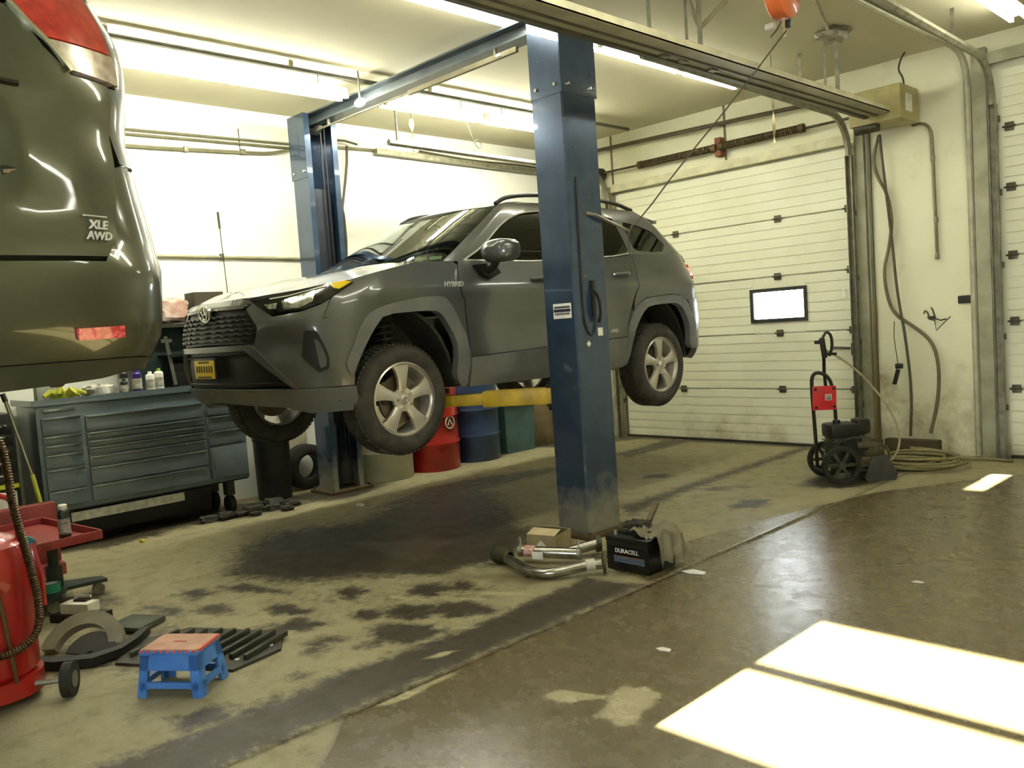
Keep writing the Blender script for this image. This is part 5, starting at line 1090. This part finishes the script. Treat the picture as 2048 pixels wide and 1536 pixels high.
# ============================================================ at the foot of the near post
M_KR = mat('kraft_light', '#9a8a66', .8, 0, scale=8, col2='#857653'); M_ZINC = mat('exhaust_steel', '#b9b8ae', .25, .95, scale=20, col2='#8e8c80')
t = thing('parts_box', 'small open cardboard box beside the near post', 'box', (-3.72, 3.82, 0), math.radians(14), world=False)
b = B()
for c, d in (((0, -.10, .065), (.21, .004, .13)), ((0, .10, .065), (.21, .004, .13)), ((-.105, 0, .065), (.004, .2, .13)), ((.105, 0, .065), (.004, .2, .13)), ((0, 0, .003), (.21, .2, .006))): b.box(c, d)
b.obj('carton', M_KR, t)
for a, y in ((.25, -.1), (-.35, .1)): B().box((0, y*.62, .14), (.2, .09, .003), R=Matrix.Rotation(a if y < 0 else a, 3, 'X')).obj('flap', mat('kraft_inner', '#c9b98e', .8), t)
B().box((-.0, -.1035, .06), (.05, .002, .05), R=Matrix.Rotation(PI/4, 3, 'Y')).obj('hazard_diamond', M_WH, t)
ex = thing('exhaust_pipe', 'bent silver exhaust pipe with an oval end flange in front of the near post', 'exhaust pipe', (-3.4, 3.45, 0))
pp = [(-3.72, 3.43, .05), (-3.58, 3.39, .045), (-3.42, 3.34, .035), (-3.30, 3.36, .035), (-3.24, 3.45, .045), (-3.17, 3.55, .06), (-3.11, 3.61, .065)]
B().tube(pp, .030, 14, smooth=2).obj('pipe', M_ZINC, ex); B().cyl((-3.175, 3.545, .06), (-3.14, 3.585, .063), .034, 16).obj('collar', mat('collar_pale', '#cfc9b4', .5), ex)
d = Vector((.7, .72, .02)).normalized(); p0 = Vector((-3.105, 3.615, .065)); B().cyl(p0, p0+d*.012, .062, 24).obj('flange', M_DKSTEEL, ex)
B().lathe([(.03, -.06), (.055, -.05), (.06, 0), (.045, .06), (.028, .07)], (-3.76, 3.44, .06), 'x', 18).obj('flex_joint', M_DKSTEEL, ex)
for i, s in enumerate((-.045, .045)): B().cyl(Vector((-3.80, 3.44+s, .06)), Vector((-3.73, 3.44+s, .06)), .008, 8).obj('flange_bolt', M_DKSTEEL, ex)
e2 = thing('exhaust_pipe', 'straight exhaust pipe with red tag in front of the cardboard box', 'exhaust pipe', (-3.55, 3.62, 0))
B().tube([(-3.70, 3.53, .075), (-3.58, 3.58, .07), (-3.44, 3.66, .065), (-3.36, 3.71, .06)], .034, 14, smooth=1).obj('pipe', M_ZINC, e2)
d = Vector((.83, .5, 0)).normalized(); B().cyl(Vector((-3.665, 3.545, .075)), Vector((-3.60, 3.573, .073)), .036, 16).obj('red_tag', mat('tag_red', '#a04a40', .5, scale=60, col2='#d8c8b8'), e2); B().box((-3.56, 3.545, .06), (.07, .002, .045), rz=.45).obj('paper_tag', M_WH, e2)
for p in ((-3.69, 3.535, .075), (-3.365, 3.705, .06)): B().tube([Vector(p)+Vector((0, 0, .03)), Vector(p)+Vector((-.01, .01, .09)), Vector(p)+Vector((-.02, -.0, .06))], .005, 6, smooth=1).cyl(Vector(p)-d*.01, Vector(p)+d*.01, .038, 16).obj('clamp', M_STEEL, e2)
e3 = thing('exhaust_pipe', 'short exhaust stub between the cardboard box and the near post', 'exhaust pipe', (-3.45, 3.85, 0)); B().tube([(-3.50, 3.76, .04), (-3.44, 3.84, .06), (-3.39, 3.90, .075)], .032, 14, smooth=1).obj('pipe', M_ZINC, e3); B().cyl((-3.395, 3.895, .075), (-3.375, 3.92, .075), .05, 16).obj('flange', M_DKSTEEL, e3)
# battery
bt = thing('car_battery', 'black car battery by the near post', 'battery', (-3.02, 3.86, 0), math.radians(1), world=False); M_BAT = mat('battery_case', '#14140f', .35, 0, coat=.2)
B().box((0, 0, .085), (.30, .26, .17), bev=.008).obj('case', M_BAT, bt); lid = B().box((0, 0, .182), (.306, .266, .03), bev=.008).box((0, .02, .2), (.26, .14, .014), bev=.004).obj('lid', M_BAT, bt)
for x in (-.11, .11): B().cyl((x, -.085, .195), (x, -.085, .222), .012, 14, .010).obj('terminal', M_SATIN, lid)
for i in range(2): B().cyl((-.05+.1*i, .03, .205), (-.05+.1*i, .03, .213), .022, 16).obj('vent_cap', M_BAT, lid)
lb = B().box((.0, -.131, .085), (.27, .002, .12)).obj('front_label', mat('label_black', '#0e0f14', .3), bt)
B().box((.015, -.1325, .068), (.22, .002, .034)).obj('label_band', mat('label_blue', '#8f9aa6', .25, .6, scale=4, col2='#2f4a80', stretch=(1, 1, 8)), lb); B().box((.015, -.1328, .088), (.22, .002, .006)).obj('label_copper', mat('label_copper', '#9a6a3c', .3, .6), lb)
link('label_lettering', text_mesh('DURACELL', .034, frame((.0, -.1335, .118), (1, 0, 0), (0, 0, 1)), .0006, 0, True), M_WH, lb)
def cloth(name, x0, x1, y0, y1, fz, m, label, loc, n=26, rot=0, cx=0, cy=0):
    vs = []; fs = []; r = np.random.default_rng(11)
    for s in (0, 1):
        for i in range(n+1):
            for j in range(n+1):
                x = x0+(x1-x0)*i/n; y = y0+(y1-y0)*j/n; X, Y_, Z = fz(x, y)
                vs.append((X, Y_, Z-s*.004))
    k = (n+1)**2
    for i in range(n):
        for j in range(n):
            a = i*(n+1)+j; fs += [(a, a+1, a+n+2, a+n+1), (k+a+n+1, k+a+n+2, k+a+1, k+a)]
    return B().add(vs, fs).one(name, m, label, 'rag', loc, ang=60)
def rag_z(x, y):
    """lies on the lid, falls over the right end of the case"""
    u = x+3.0; edge = .155; z = .226+.014*math.sin(x*34+y*19)+.012*math.sin(y*57-x*23)+.006*math.sin(x*90+y*70)
    if u > edge:
        d = u-edge; z -= .95*d; x = -3.0+edge+.22*d+.014*math.sin(y*62+d*9)+.018
    return x, y+.02*math.sin(x*30)*(u > .1), max(z, .02)
cloth('grey_rag', -3.02, -2.68, 3.76, 4.02, rag_z, mat('grey_rag_cloth', '#7d7860', .9, 0, scale=12, col2='#625d48'), 'grey rag draped over the right end of the car battery', (-2.9, 3.88, .05))
v, f = lumpy((-3.06, 3.90, .236), (.14, .12, .045), 77, 8, .25); B().add(v, f).one('oily_rag', MATS['oily_rag'], 'small dark crumpled rag on top of the car battery', 'rag', (-3.06, 3.90, .205), ang=25)
B().box((-3.17, 4.12, .16), (.03, .03, .36), R=Matrix.Rotation(-.75, 3, 'X') @ Matrix.Rotation(.3, 3, 'Z'), bev=.003).one('wood_stick', mat('old_wood', '#6b6148', .8, 0, scale=20, col2='#4d4532', stretch=(1, 1, .1)), 'short wooden stick leaning behind the car battery', 'stick', (-3.17, 4.05, .03))
# litter; the white piece by the battery paints in a puddle glint
for i, (x, y, s, h, c, lab) in enumerate(((-6.13, 4.00, .04, .02, '#d9d6c4', 'small white scrap on the floor in front of the far lift post'), (-2.18, 2.91, .035, .006, '#dcd8c6', 'white paper scrap on the wet floor left of the sunlit patch'), (-2.70, 3.93, .07, .004, '#e6e8e4', 'flat white piece painted in as the puddle glint beside the car battery'), (-1.66, 4.39, .03, .004, '#c9c6b4', 'thin pale scrap on the wet floor in front of the right door'), (-6.6, 2.33, .03, .02, '#c8bf20', 'tiny yellow scrap on the floor below the tool chest'))):
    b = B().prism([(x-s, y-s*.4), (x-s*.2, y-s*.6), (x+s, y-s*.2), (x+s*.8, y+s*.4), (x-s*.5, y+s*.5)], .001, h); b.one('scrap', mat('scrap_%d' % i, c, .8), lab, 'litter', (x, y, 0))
# ============================================================ pressure washer
M_ENG = mat('engine_grey', '#3d3c30', .5, .3, scale=14, col2='#55523f'); M_FRM = mat('frame_black', '#2b261a', .45, .3); M_PWR = mat('washer_red', '#d2252c', .4, 0, coat=.3)
pw = thing('pressure_washer', 'black petrol pressure washer with a red handle plate in front of the roll-up door', 'pressure washer', (-3.05, 6.78, 0), math.radians(46), world=False)
for yy in (-.17, .17):
    w = B().lathe([(.115, -.02), (.15, -.022), (.155, 0), (.15, .022), (.115, .02)], (-.16, yy, .155), 'y', 32, closed=True).obj('wheel', M_RUBBER, pw)
    b = B()
    for k in range(6):
        a = 2*PI*k/6; b.box((-.16+.07*math.cos(a), yy, .155+.07*math.sin(a)), (.11, .02, .026), R=Matrix.Rotation(-a, 3, 'Y'))
    b.cyl((-.16, yy-.03, .155), (-.16, yy+.03, .155), .03, 14); b.obj('wheel_spokes', M_ENG, w)
B().tube([(-.25, .12, .10), (-.26, .10, .30), (-.285, .08, .80), (-.275, .075, .88), (-.23, .07, .90), (-.16, .055, .87), (-.12, .05, .78), (-.10, .06, .5), (-.09, .08, .28), (-.08, .10, .10)], .015, 10, smooth=2).obj('handle', M_FRM, pw)
b = B().tube([(-.28, -.12, .10), (.26, -.12, .08), (.30, 0, .08), (.26, .12, .08), (-.28, .12, .10)], .014, 8, closed=True); b.tube([(.22, -.12, .08), (.22, -.12, .0)], .014, 8).tube([(.22, .12, .08), (.22, .12, .0)], .014, 8); b.obj('frame', M_FRM, pw)
pt_ = B().box((-.195, .045, .685), (.195, .02, .20), R=Matrix.Rotation(.03, 3, 'Y'), bev=.006).obj('handle_plate', M_PWR, pw)
b = B().box((-.165, .033, .69), (.055, .003, .05)); b.obj('plate_sticker', M_WH, pt_)
b = B()
for z in (.70, .685, .675): b.box((-.165, .031, z), (.045, .002, .006))
b.obj('sticker_marks', M_BLACK, pt_); 
for x in (-.27, -.12): B().cyl((x, .03, .76), (x, .06, .76), .012, 10).cyl((x, .03, .61), (x, .06, .61), .012, 10).obj('plate_bolt', M_BLACK, pt_)
b = B().box((-.06, 0, .23), (.26, .22, .28), bev=.03)
for i in range(8): b.box((-.06, 0, .15+.026*i), (.29, .25, .008), bev=.002)
b.cyl((-.02, -.14, .30), (.08, -.14, .30), .03, 12).box((.06, -.12, .33), (.08, .06, .06), bev=.01).tube([(-.1, -.12, .3), (-.14, -.16, .34), (-.05, -.17, .38), (.03, -.13, .36)], .006, 6, smooth=1)
b.obj('engine_block', M_ENG, pw)
b = B().lathe([(0, -.13), (.11, -.13), (.13, -.11), (.13, -.06), (.10, -.05), (0, -.05)], (-.08, -.0, .24), 'y', 24); b.obj('recoil_cover', M_BLACK, pw)
b = B().box((-.09, 0, .415), (.24, .24, .12), bev=.03); b.cyl((-.12, 0, .47), (-.12, 0, .50), .03, 16); b.obj('fuel_tank', M_BLACK, pw); B().box((.075, .0, .44), (.12, .16, .13), bev=.035).obj('air_filter', M_BLACK, pw)
b = B().box((.13, -.02, .24), (.16, .14, .12), bev=.02).cyl((.05, -.02, .24), (.24, -.02, .24), .045, 16)
for k in range(3): b.cyl((.11+.04*k, -.10, .26), (.11+.04*k, .06, .26), .018, 10)
b.tube([(.2, -.06, .3), (.26, -.08, .26), (.28, -.06, .16), (.2, -.1, .1)], .01, 8, smooth=1).box((.06, -.1, .16), (.12, .05, .08), bev=.01); b.obj('pump', mat('pump_alloy', '#6d6851', .4, .6, scale=18, col2='#4b4737'), pw)
b = B().prism([(.04, .03), (.10, .20), (.22, .21), (.31, .05), (.29, .0), (.06, .0)], -.14, .0, 'xz'); b.obj('front_cover', mat('cover_grey', '#4a4742', .55, 0, scale=10, col2='#38352f'), pw)
b = B().tube([(-.15, .10, .60), (-.17, .09, .9), (-.19, .03, 1.02)], .014, 8).box((-.195, .02, 1.10), (.04, .035, .17), bev=.01, R=Matrix.Rotation(-.12, 3, 'Y')).tube([(-.20, .02, 1.18), (-.165, .02, 1.235), (-.125, .02, 1.20), (-.12, .02, 1.10), (-.15, .02, 1.03)], .012, 8, smooth=1).tube([(-.18, .02, 1.05), (-.09, .02, 1.045)], .012, 8).box((-.235, .02, 1.15), (.06, .03, .03), bev=.008); b.obj('spray_gun', M_BLACK, pw)
hp_ = [Matrix.Rotation(-math.radians(46), 3, 'Z') @ (Vector(p)-Vector((-3.05, 6.78, 0))) for p in [(-3.235, 6.72, 1.095), (-3.05, 6.9, .92), (-2.86, 7.05, .60), (-2.78, 7.1, .36), (-2.80, 7.08, .18), (-2.88, 7.02, .09), (-2.93, 6.93, .2)]]
B().tube(hp_, .009, 8, smooth=3).obj('hose', mat('hose_cream', '#a9a27a', .5), pw)
# coils of hose on the floor
M_HC = mat('hose_olive', '#8b8255', .6, 0, scale=10, col2='#6b6340')
pts = []
for k in range(150):
    t = k/149; a = 5.3*2*PI*t; r = .17+.13*((k*7) % 23)/23*0+.20*abs(math.sin(a*.31+.5)); pts.append((-2.86+r*1.15*math.cos(a)+.03*math.sin(a*.7), 7.52+r*math.sin(a), .016+.018*(a/(2*PI))*.9+.01*math.sin(a*1.7)))
pts += [(-2.6, 7.75, .05), (-2.5, 7.95, .016), (-2.38, 8.02, .014), (-2.2, 7.98, .014)]
pipe('hose_coil', pts, .012, M_HC, 'olive hose lying in loose coils on the floor by the wall', 'hose', 1)
pts = [(-2.88+.3*math.cos(a)*(1+.05*math.sin(3*a)), 7.5+.27*math.sin(a), .013+.004*k/40) for k, a in enumerate(np.linspace(.5, 2*PI*1.95, 60))]
pipe('hose_coil', pts, .011, M_RUBBER, 'black hose loop beneath the olive hose coils', 'hose', 1)
pts = [(-2.63, 7.9, .10), (-2.5, 8.05, .04), (-2.4, 8.03, .02), (-2.1, 8.04, .014), (-1.7, 8.08, .014)]
B().box((-3.05, 8.06, .10), (.48, .10, .10), bev=.006).box((-3.22, 8.06, .025), (.08, .1, .05)).box((-2.88, 8.06, .025), (.08, .1, .05)).one('wood_block', mat('dark_wood', '#4a3f28', .8, 0, scale=14, col2='#352c1b', stretch=(.2, 1, 1)), 'dark wooden beam lying along the wall behind the hoses', 'timber', (-3.05, 8.06, 0))
# ============================================================ things on the far wall
M_CORD = mat('cord', '#4c472f', .6, 0)
y8 = YF-.03
pipe('air_hose', [(-3.30, y8, 3.0), (-3.36, y8, 2.8), (-3.33, y8, 2.62), (-3.24, y8, 2.46), (-3.20, y8, 2.2), (-3.24, y8, 1.95), (-3.30, y8, 1.75), (-3.28, y8, 1.5), (-3.22, y8, 1.32), (-3.05, y8, 1.2), (-2.88, y8, 1.05), (-2.83, y8, .82), (-2.85, y8, .5), (-2.92, y8-.02, .2)], .016, mat('hose_brown', '#6a6140', .55), 'brown hose looping down the wall between the doors', 'hose', 3)
pipe('power_cord', [(-3.28, y8-.03, 3.0), (-3.25, y8-.03, 2.6), (-3.20, y8-.03, 2.0), (-3.17, y8-.03, 1.5), (-3.11, y8-.03, 1.1), (-3.07, y8-.03, .6), (-3.09, y8-.05, .17)], .013, M_CORD, 'dark cord hanging straight down the wall between the doors', 'cord', 2)
pipe('wall_conduit', [(-3.0, y8+.01, 3.03), (-2.90, y8+.01, 3.03), (-2.84, y8+.01, 2.97), (-2.83, y8+.01, 2.85), (-2.82, y8+.01, 1.85)], .014, mat('conduit_brown', '#77714f', .5, .3), 'conduit bending down from the opener motor', 'conduit', 1, clips=[(-2.83, y8+.01, 2.7), (-2.82, y8+.01, 2.15), (-2.82, y8+.01, 1.82)])
t = thing('air_gun', 'dark trigger gun hanging on a cord between the hoses', 'tool', (-3.21, y8-.05, .62)); B().cyl((-3.18, y8-.05, .80), (-3.22, y8-.05, .66), .02, 10).box((-3.17, y8-.05, .83), (.07, .03, .05), bev=.01).obj('body', M_BLACK, t); B().tube([(-3.18, y8-.05, .85), (-3.20, y8-.07, 1.1), (-3.22, y8-.0, 1.25)], .004, 6).obj('cord', M_CORD, t)
t = thing('wire_hook', 'tangle of bent wire hooks on the wall between the doors', 'hook', (-2.88, y8, 1.25)); b = B().tube([(-2.95, y8, 1.31), (-2.93, y8-.02, 1.34), (-2.90, y8-.02, 1.30), (-2.91, y8-.02, 1.26), (-2.84, y8-.02, 1.24), (-2.86, y8-.02, 1.33), (-2.88, y8-.01, 1.36)], .007, 6, smooth=1).tube([(-2.86, y8, 1.26), (-2.84, y8-.02, 1.15), (-2.72, y8, 1.27)], .005, 6).tube([(-2.9, y8, 1.28), (-2.8, y8-.02, 1.24), (-2.75, y8-.02, 1.25)], .006, 6); b.obj('wires', M_DKSTEEL, t); B().cyl((-2.88, y8+.03, 1.27), (-2.88, y8-.03, 1.27), .012, 8).obj('nail', M_DKSTEEL, t)
B().box((-2.60, YF-.012, 1.415), (.12, .02, .07), bev=.01).one('rubber_bumper', M_RUBBER, 'small dark rubber block fixed to the wall beside the right jamb', 'block', (-2.60, YF, 1.38))
t = thing('broom', 'broom handle standing in the corner beside the right door jamb', 'broom', (-3.38, 8.02, 0)); B().cyl((-3.37, 8.03, .1), (-3.36, 8.08, 1.47), .016, 10).obj('handle', mat('broom_wood', '#6e6038', .6), t); B().box((-3.38, 8.03, .07), (.13, .05, .14), bev=.012).obj('head', M_RUSTY, t)
# ============================================================ opener rail and motor
op = thing('opener_rail', 'long pale door opener beam under the ceiling ending at the motor', 'opener rail', (-3.2, 6, 3.05)); M_RAIL = mat('rail_paint', '#a7a283', .5, .1, scale=5, col2='#8f8a6b')
ya, yb = 1.2, 7.66
b = B(); b.box((-3.105, (ya+yb)/2, 3.09), (.23, yb-ya, .012)); b.obj('bottom_flange', M_RAIL, op)
b = B().prism([(-3.02, 3.085), (-2.99, 3.085), (-2.99, 3.135), (-3.005, 3.145), (-3.02, 3.135)], ya, yb, 'xz'); b.obj('near_lip', mat('rail_lip', '#cbc6a4', .5, .1), op)
b = B().box((-3.195, (ya+yb)/2, 3.077), (.04, yb-ya, .02)).box((-3.10, (ya+yb)/2, 3.079), (.014, yb-ya, .012)); b.obj('track_groove', mat('rail_dark', '#5c5945', .5, .3), op)
B().prism([(-3.22, 3.085), (-3.205, 3.085), (-3.205, 3.14), (-3.22, 3.14)], ya, yb, 'xz').obj('far_lip', M_RAIL, op)
for y in (2.6, 4.9, 6.9): B().box((-3.1, y, 3.38), (.035, .004, .57)).box((-3.2, y, 3.38), (.02, .004, .57)).obj('hanger', M_STEEL, op)
for y in (4.55, 4.75, 5.1): B().box((-3.14, y, 3.075), (.04, .07, .02), bev=.004).obj('fastener', M_STEEL, op)
mo = thing('opener_motor', 'beige door opener motor box above the right door jamb', 'opener motor', (-3.14, 7.9, 3.0)); M_MOT = mat('motor_beige', '#a59b68', .5, .1, scale=6, col2='#8f8552')
B().box((-3.13, 7.88, 3.17), (.46, .42, .30), bev=.012).obj('casing', M_MOT, mo); B().box((-2.898, 7.85, 3.17), (.004, .14, .15)).obj('notice', M_WH, mo); B().cyl((-3.32, 7.72, 3.0), (-3.12, 7.72, 3.0), .05, 18).obj('motor_drum', M_DKSTEEL, mo); B().box((-3.1, 8.13, 3.29), (.3, .1, .05)).obj('wall_bracket', M_DKSTEEL, mo)
pipe('motor_cord', [(-2.95, 7.9, 3.32), (-2.97, 7.93, 3.42), (-3.03, 7.98, 3.5), (-3.02, 8.02, 3.6), (-2.99, 8.05, 3.66)], .008, M_CORD, 'thin cord rising from the opener motor to the ceiling', 'cord', 2)
pipe('steam_pipe', [(-7.3, YF-.12, 3.52), (-6.64, YF-.12, 3.50), (-5.0, YF-.12, 3.455), (-3.95, YF-.12, 3.42), (-3.55, YF-.12, 3.41)], .022, mat('pipe_dark', '#4f4a31', .6, .2), 'dark pipe sloping along the wall above the torsion spring', clips=[(x, YF-.08, z) for x, z in ((-6.5, 3.5), (-4.94, 3.455), (-3.7, 3.415))])
# ============================================================ hanging from the ceiling
rl = thing('cord_reel', 'orange cord reel under the ceiling', 'cord reel', (-2.58, 5.02, 3.30)); M_OR = mat('reel_orange', '#c4622f', .45, 0, coat=.3)
B().lathe([(0, -.06), (.12, -.06), (.14, -.045), (.145, 0), (.14, .045), (.12, .06), (0, .06)], (-2.58, 5.02, 3.365), 'x', 32).obj('drum_case', M_OR, rl); B().box((-2.58, 5.02, 3.57), (.05, .12, .18)).obj('bracket', M_DKSTEEL, rl)
B().box((-2.72, 5.12, 3.24), (.06, .04, .035), bev=.006).obj('cord_stop', M_WH, rl); B().box((-2.62, 5.16, 3.24), (.03, .03, .06), bev=.006).obj('cord_guide', M_BLACK, rl)
B().tube([(-2.60, 5.10, 3.31), (-2.66, 5.12, 3.22), (-2.70, 5.08, 3.16)], .005, 6, smooth=1).obj('cord_loop', M_CORD, rl)
pipe('air_line', [(-2.64, 5.17, 3.20), (-2.9, 4.98, 2.83), (-3.3, 4.85, 2.42), (-3.55, 4.80, 2.16), (-3.69, 4.79, 2.075), (-3.70, 4.80, 1.95), (-3.69, 4.80, 1.75)], .005, M_CORD, 'thin line stretching from the ceiling reel to the hook on the near post', 'cord', 1)
def flystrip(x, y, z0, z1, label, w=.028):
    t = thing('fly_strip', label, 'fly strip', (x, y, z0), group='hanging fly strips')
    n = 12; vs = []
    for i in range(n+1):
        a = i*.5; z = z1+(z0-z1)*i/n; vs += [(x+w/2*math.cos(a), y+w/2*math.sin(a), z), (x-w/2*math.cos(a), y-w/2*math.sin(a), z)]
    b = B().add(vs+[(p[0]+.002, p[1]+.002, p[2]) for p in vs], [(2*i, 2*i+1, 2*i+3, 2*i+2) for i in range(n)]+[(26+2*i+2, 26+2*i+3, 26+2*i+1, 26+2*i) for i in range(n)]); b.obj('strip', mat('fly_paper', '#d9cf9c', .5), t)
    B().cyl((x, y, z1), (x, y, ZC), .003, 6).obj('thread', M_CORD, t)
flystrip(-2.72, 5.3, 3.21, 3.46, 'pale fly strip hanging beside the orange cord reel', .035); flystrip(-3.73, 7.0, 2.9, 3.31, 'pale fly strip hanging in front of the torsion spring'); flystrip(-6.8, 5.4, 3.27, 3.60, 'pale fly strip hanging under the lights by the white wall', .05)
t = thing('ceiling_hook', 'bent bracket with scraps of tape on the ceiling right of the reel', 'bracket', (-3.05, 6.8, 3.6)); B().tube([(-2.8, 5.9, 3.64), (-3.0, 6.5, 3.62), (-3.08, 6.75, 3.60)], .015, 6).obj('bar', M_RAIL, t)
v, f = lumpy((-3.08, 6.82, 3.61), (.2, .3, .08), 5, 6, .35); B().add(v, f).obj('tape_scraps', mat('scrap_tape', '#a9a68e', .7, scale=20, col2='#6d6a55'), t)
B().tube([(-3.3, 5.05, 3.65), (-3.35, 5.3, 3.45), (-3.25, 5.5, 3.65)], .02, 6).one('ceiling_brace', M_RAIL, 'bent pale brace on the ceiling above the opener beam', 'bracket', (-3.3, 5.2, 3.65))
pipe('loose_wire', [(-6.3, 5.72, 3.65), (-6.32, 5.72, 3.5), (-6.30, 5.75, 3.36), (-6.30, 5.80, 3.27), (-6.30, 5.86, 3.24), (-6.30, 5.88, 3.30), (-6.3, 5.82, 3.34), (-6.3, 5.76, 3.3)], .004, M_CORD, 'thin wire ending in a loop hanging by the lights', 'wire', 2)
# ============================================================ conduits on the white wall
xw = XL+.03
pipe('wall_conduit', [(xw, .5, 3.33), (xw, 2.85, 3.355), (xw, 4.4, 3.385), (xw, 4.9, 3.41)], .010, M_COND, 'uppermost thin conduit on the white wall', 'conduit')
pipe('wall_conduit', [(xw, .5, 3.29), (xw, 2.85, 3.315), (xw, 4.4, 3.345), (xw, 4.9, 3.365)], .010, M_COND, 'thin conduit just below the uppermost one on the white wall', 'conduit')
pipe('wall_conduit', [(xw, .5, 3.17), (xw, 2.83, 3.21), (xw, 4.0, 3.26), (xw, 4.17, 3.27), (xw, 4.35, 3.31), (xw, 4.6, 3.38)], .015, M_COND, 'thicker conduit on the white wall bending up behind the far post', 'conduit', 1, clips=[(xw, 3.35, 3.235), (xw, 3.9, 3.26)])
pipe('wall_rail', [(xw-.01, .8, 2.30), (xw-.01, 4.5, 2.265)], .014, mat('rail_olive', '#a9a684', .6), 'pale horizontal rail on the white wall above the tool chest', 'rail', clips=[(xw-.01, 3.6, 2.28), (xw-.01, 2.9, 2.285)])
t = thing('wall_channel', 'long grey steel channel on the white wall right of the far post', 'channel', (xw, 6.6, 3.38)); b = B().box((xw+.03, 6.65, 3.385), (.06, 2.5, .055), R=Matrix.Rotation(-.012, 3, 'X')); b.obj('channel', M_STEEL, t); B().tube([(xw, 4.85, 3.40), (xw, 5.45, 3.42)], .014, 8).obj('end_rod', M_COND, t)
pipe('cable_run', [(xw+.02, 6.0, 3.46), (xw+.02, 6.8, 3.42), (xw+.02, 7.5, 3.44), (xw+.02, 8.1, 3.42)], .010, M_CORD, 'dark cable sagging along the steel channel', 'cable', 2)
pipe('cable_run', [(xw+.02, 5.05, 3.42), (xw+.02, 5.03, 3.2), (xw+.02, 4.92, 2.72), (xw+.02, 4.86, 2.4), (xw+.015, 4.84, 2.0)], .014, M_CORD, 'dark cable crossing beside the far post, leaning left', 'cable', 1)
pipe('cable_run', [(xw+.05, 4.84, 3.36), (xw+.05, 4.88, 3.0), (xw+.05, 4.94, 2.6), (xw+.0, 4.93, 2.0)], .014, M_CORD, 'dark cable hanging straight beside the far post', 'cable', 1)
pipe('cable_run', [(xw+.05, 4.75, 3.43), (xw+.06, 4.95, 3.47), (xw+.06, 5.15, 3.44)], .012, M_CORD, 'short dark cable arch on top of the conduit by the far post', 'cable', 1)
t = thing('thin_rod', 'thin upright rod with a dark tip standing in front of the white wall', 'rod', (-7.44, 3.6, 1.93)); B().cyl((-7.44, 3.605, 1.93), (-7.44, 3.585, 2.55), .004, 6).obj('rod', M_DKSTEEL, t); B().cyl((-7.44, 3.585, 2.53), (-7.44, 3.58, 2.68), .011, 8).obj('tip', M_DKSTEEL, t)
for y, z0, z1 in ((3.87, 3.24, 3.47), ): pipe('drop_wire', [(xw, y, z0), (xw, y, z1)], .005, M_CORD, 'short upright wire crossing the conduits on the white wall', 'wire')
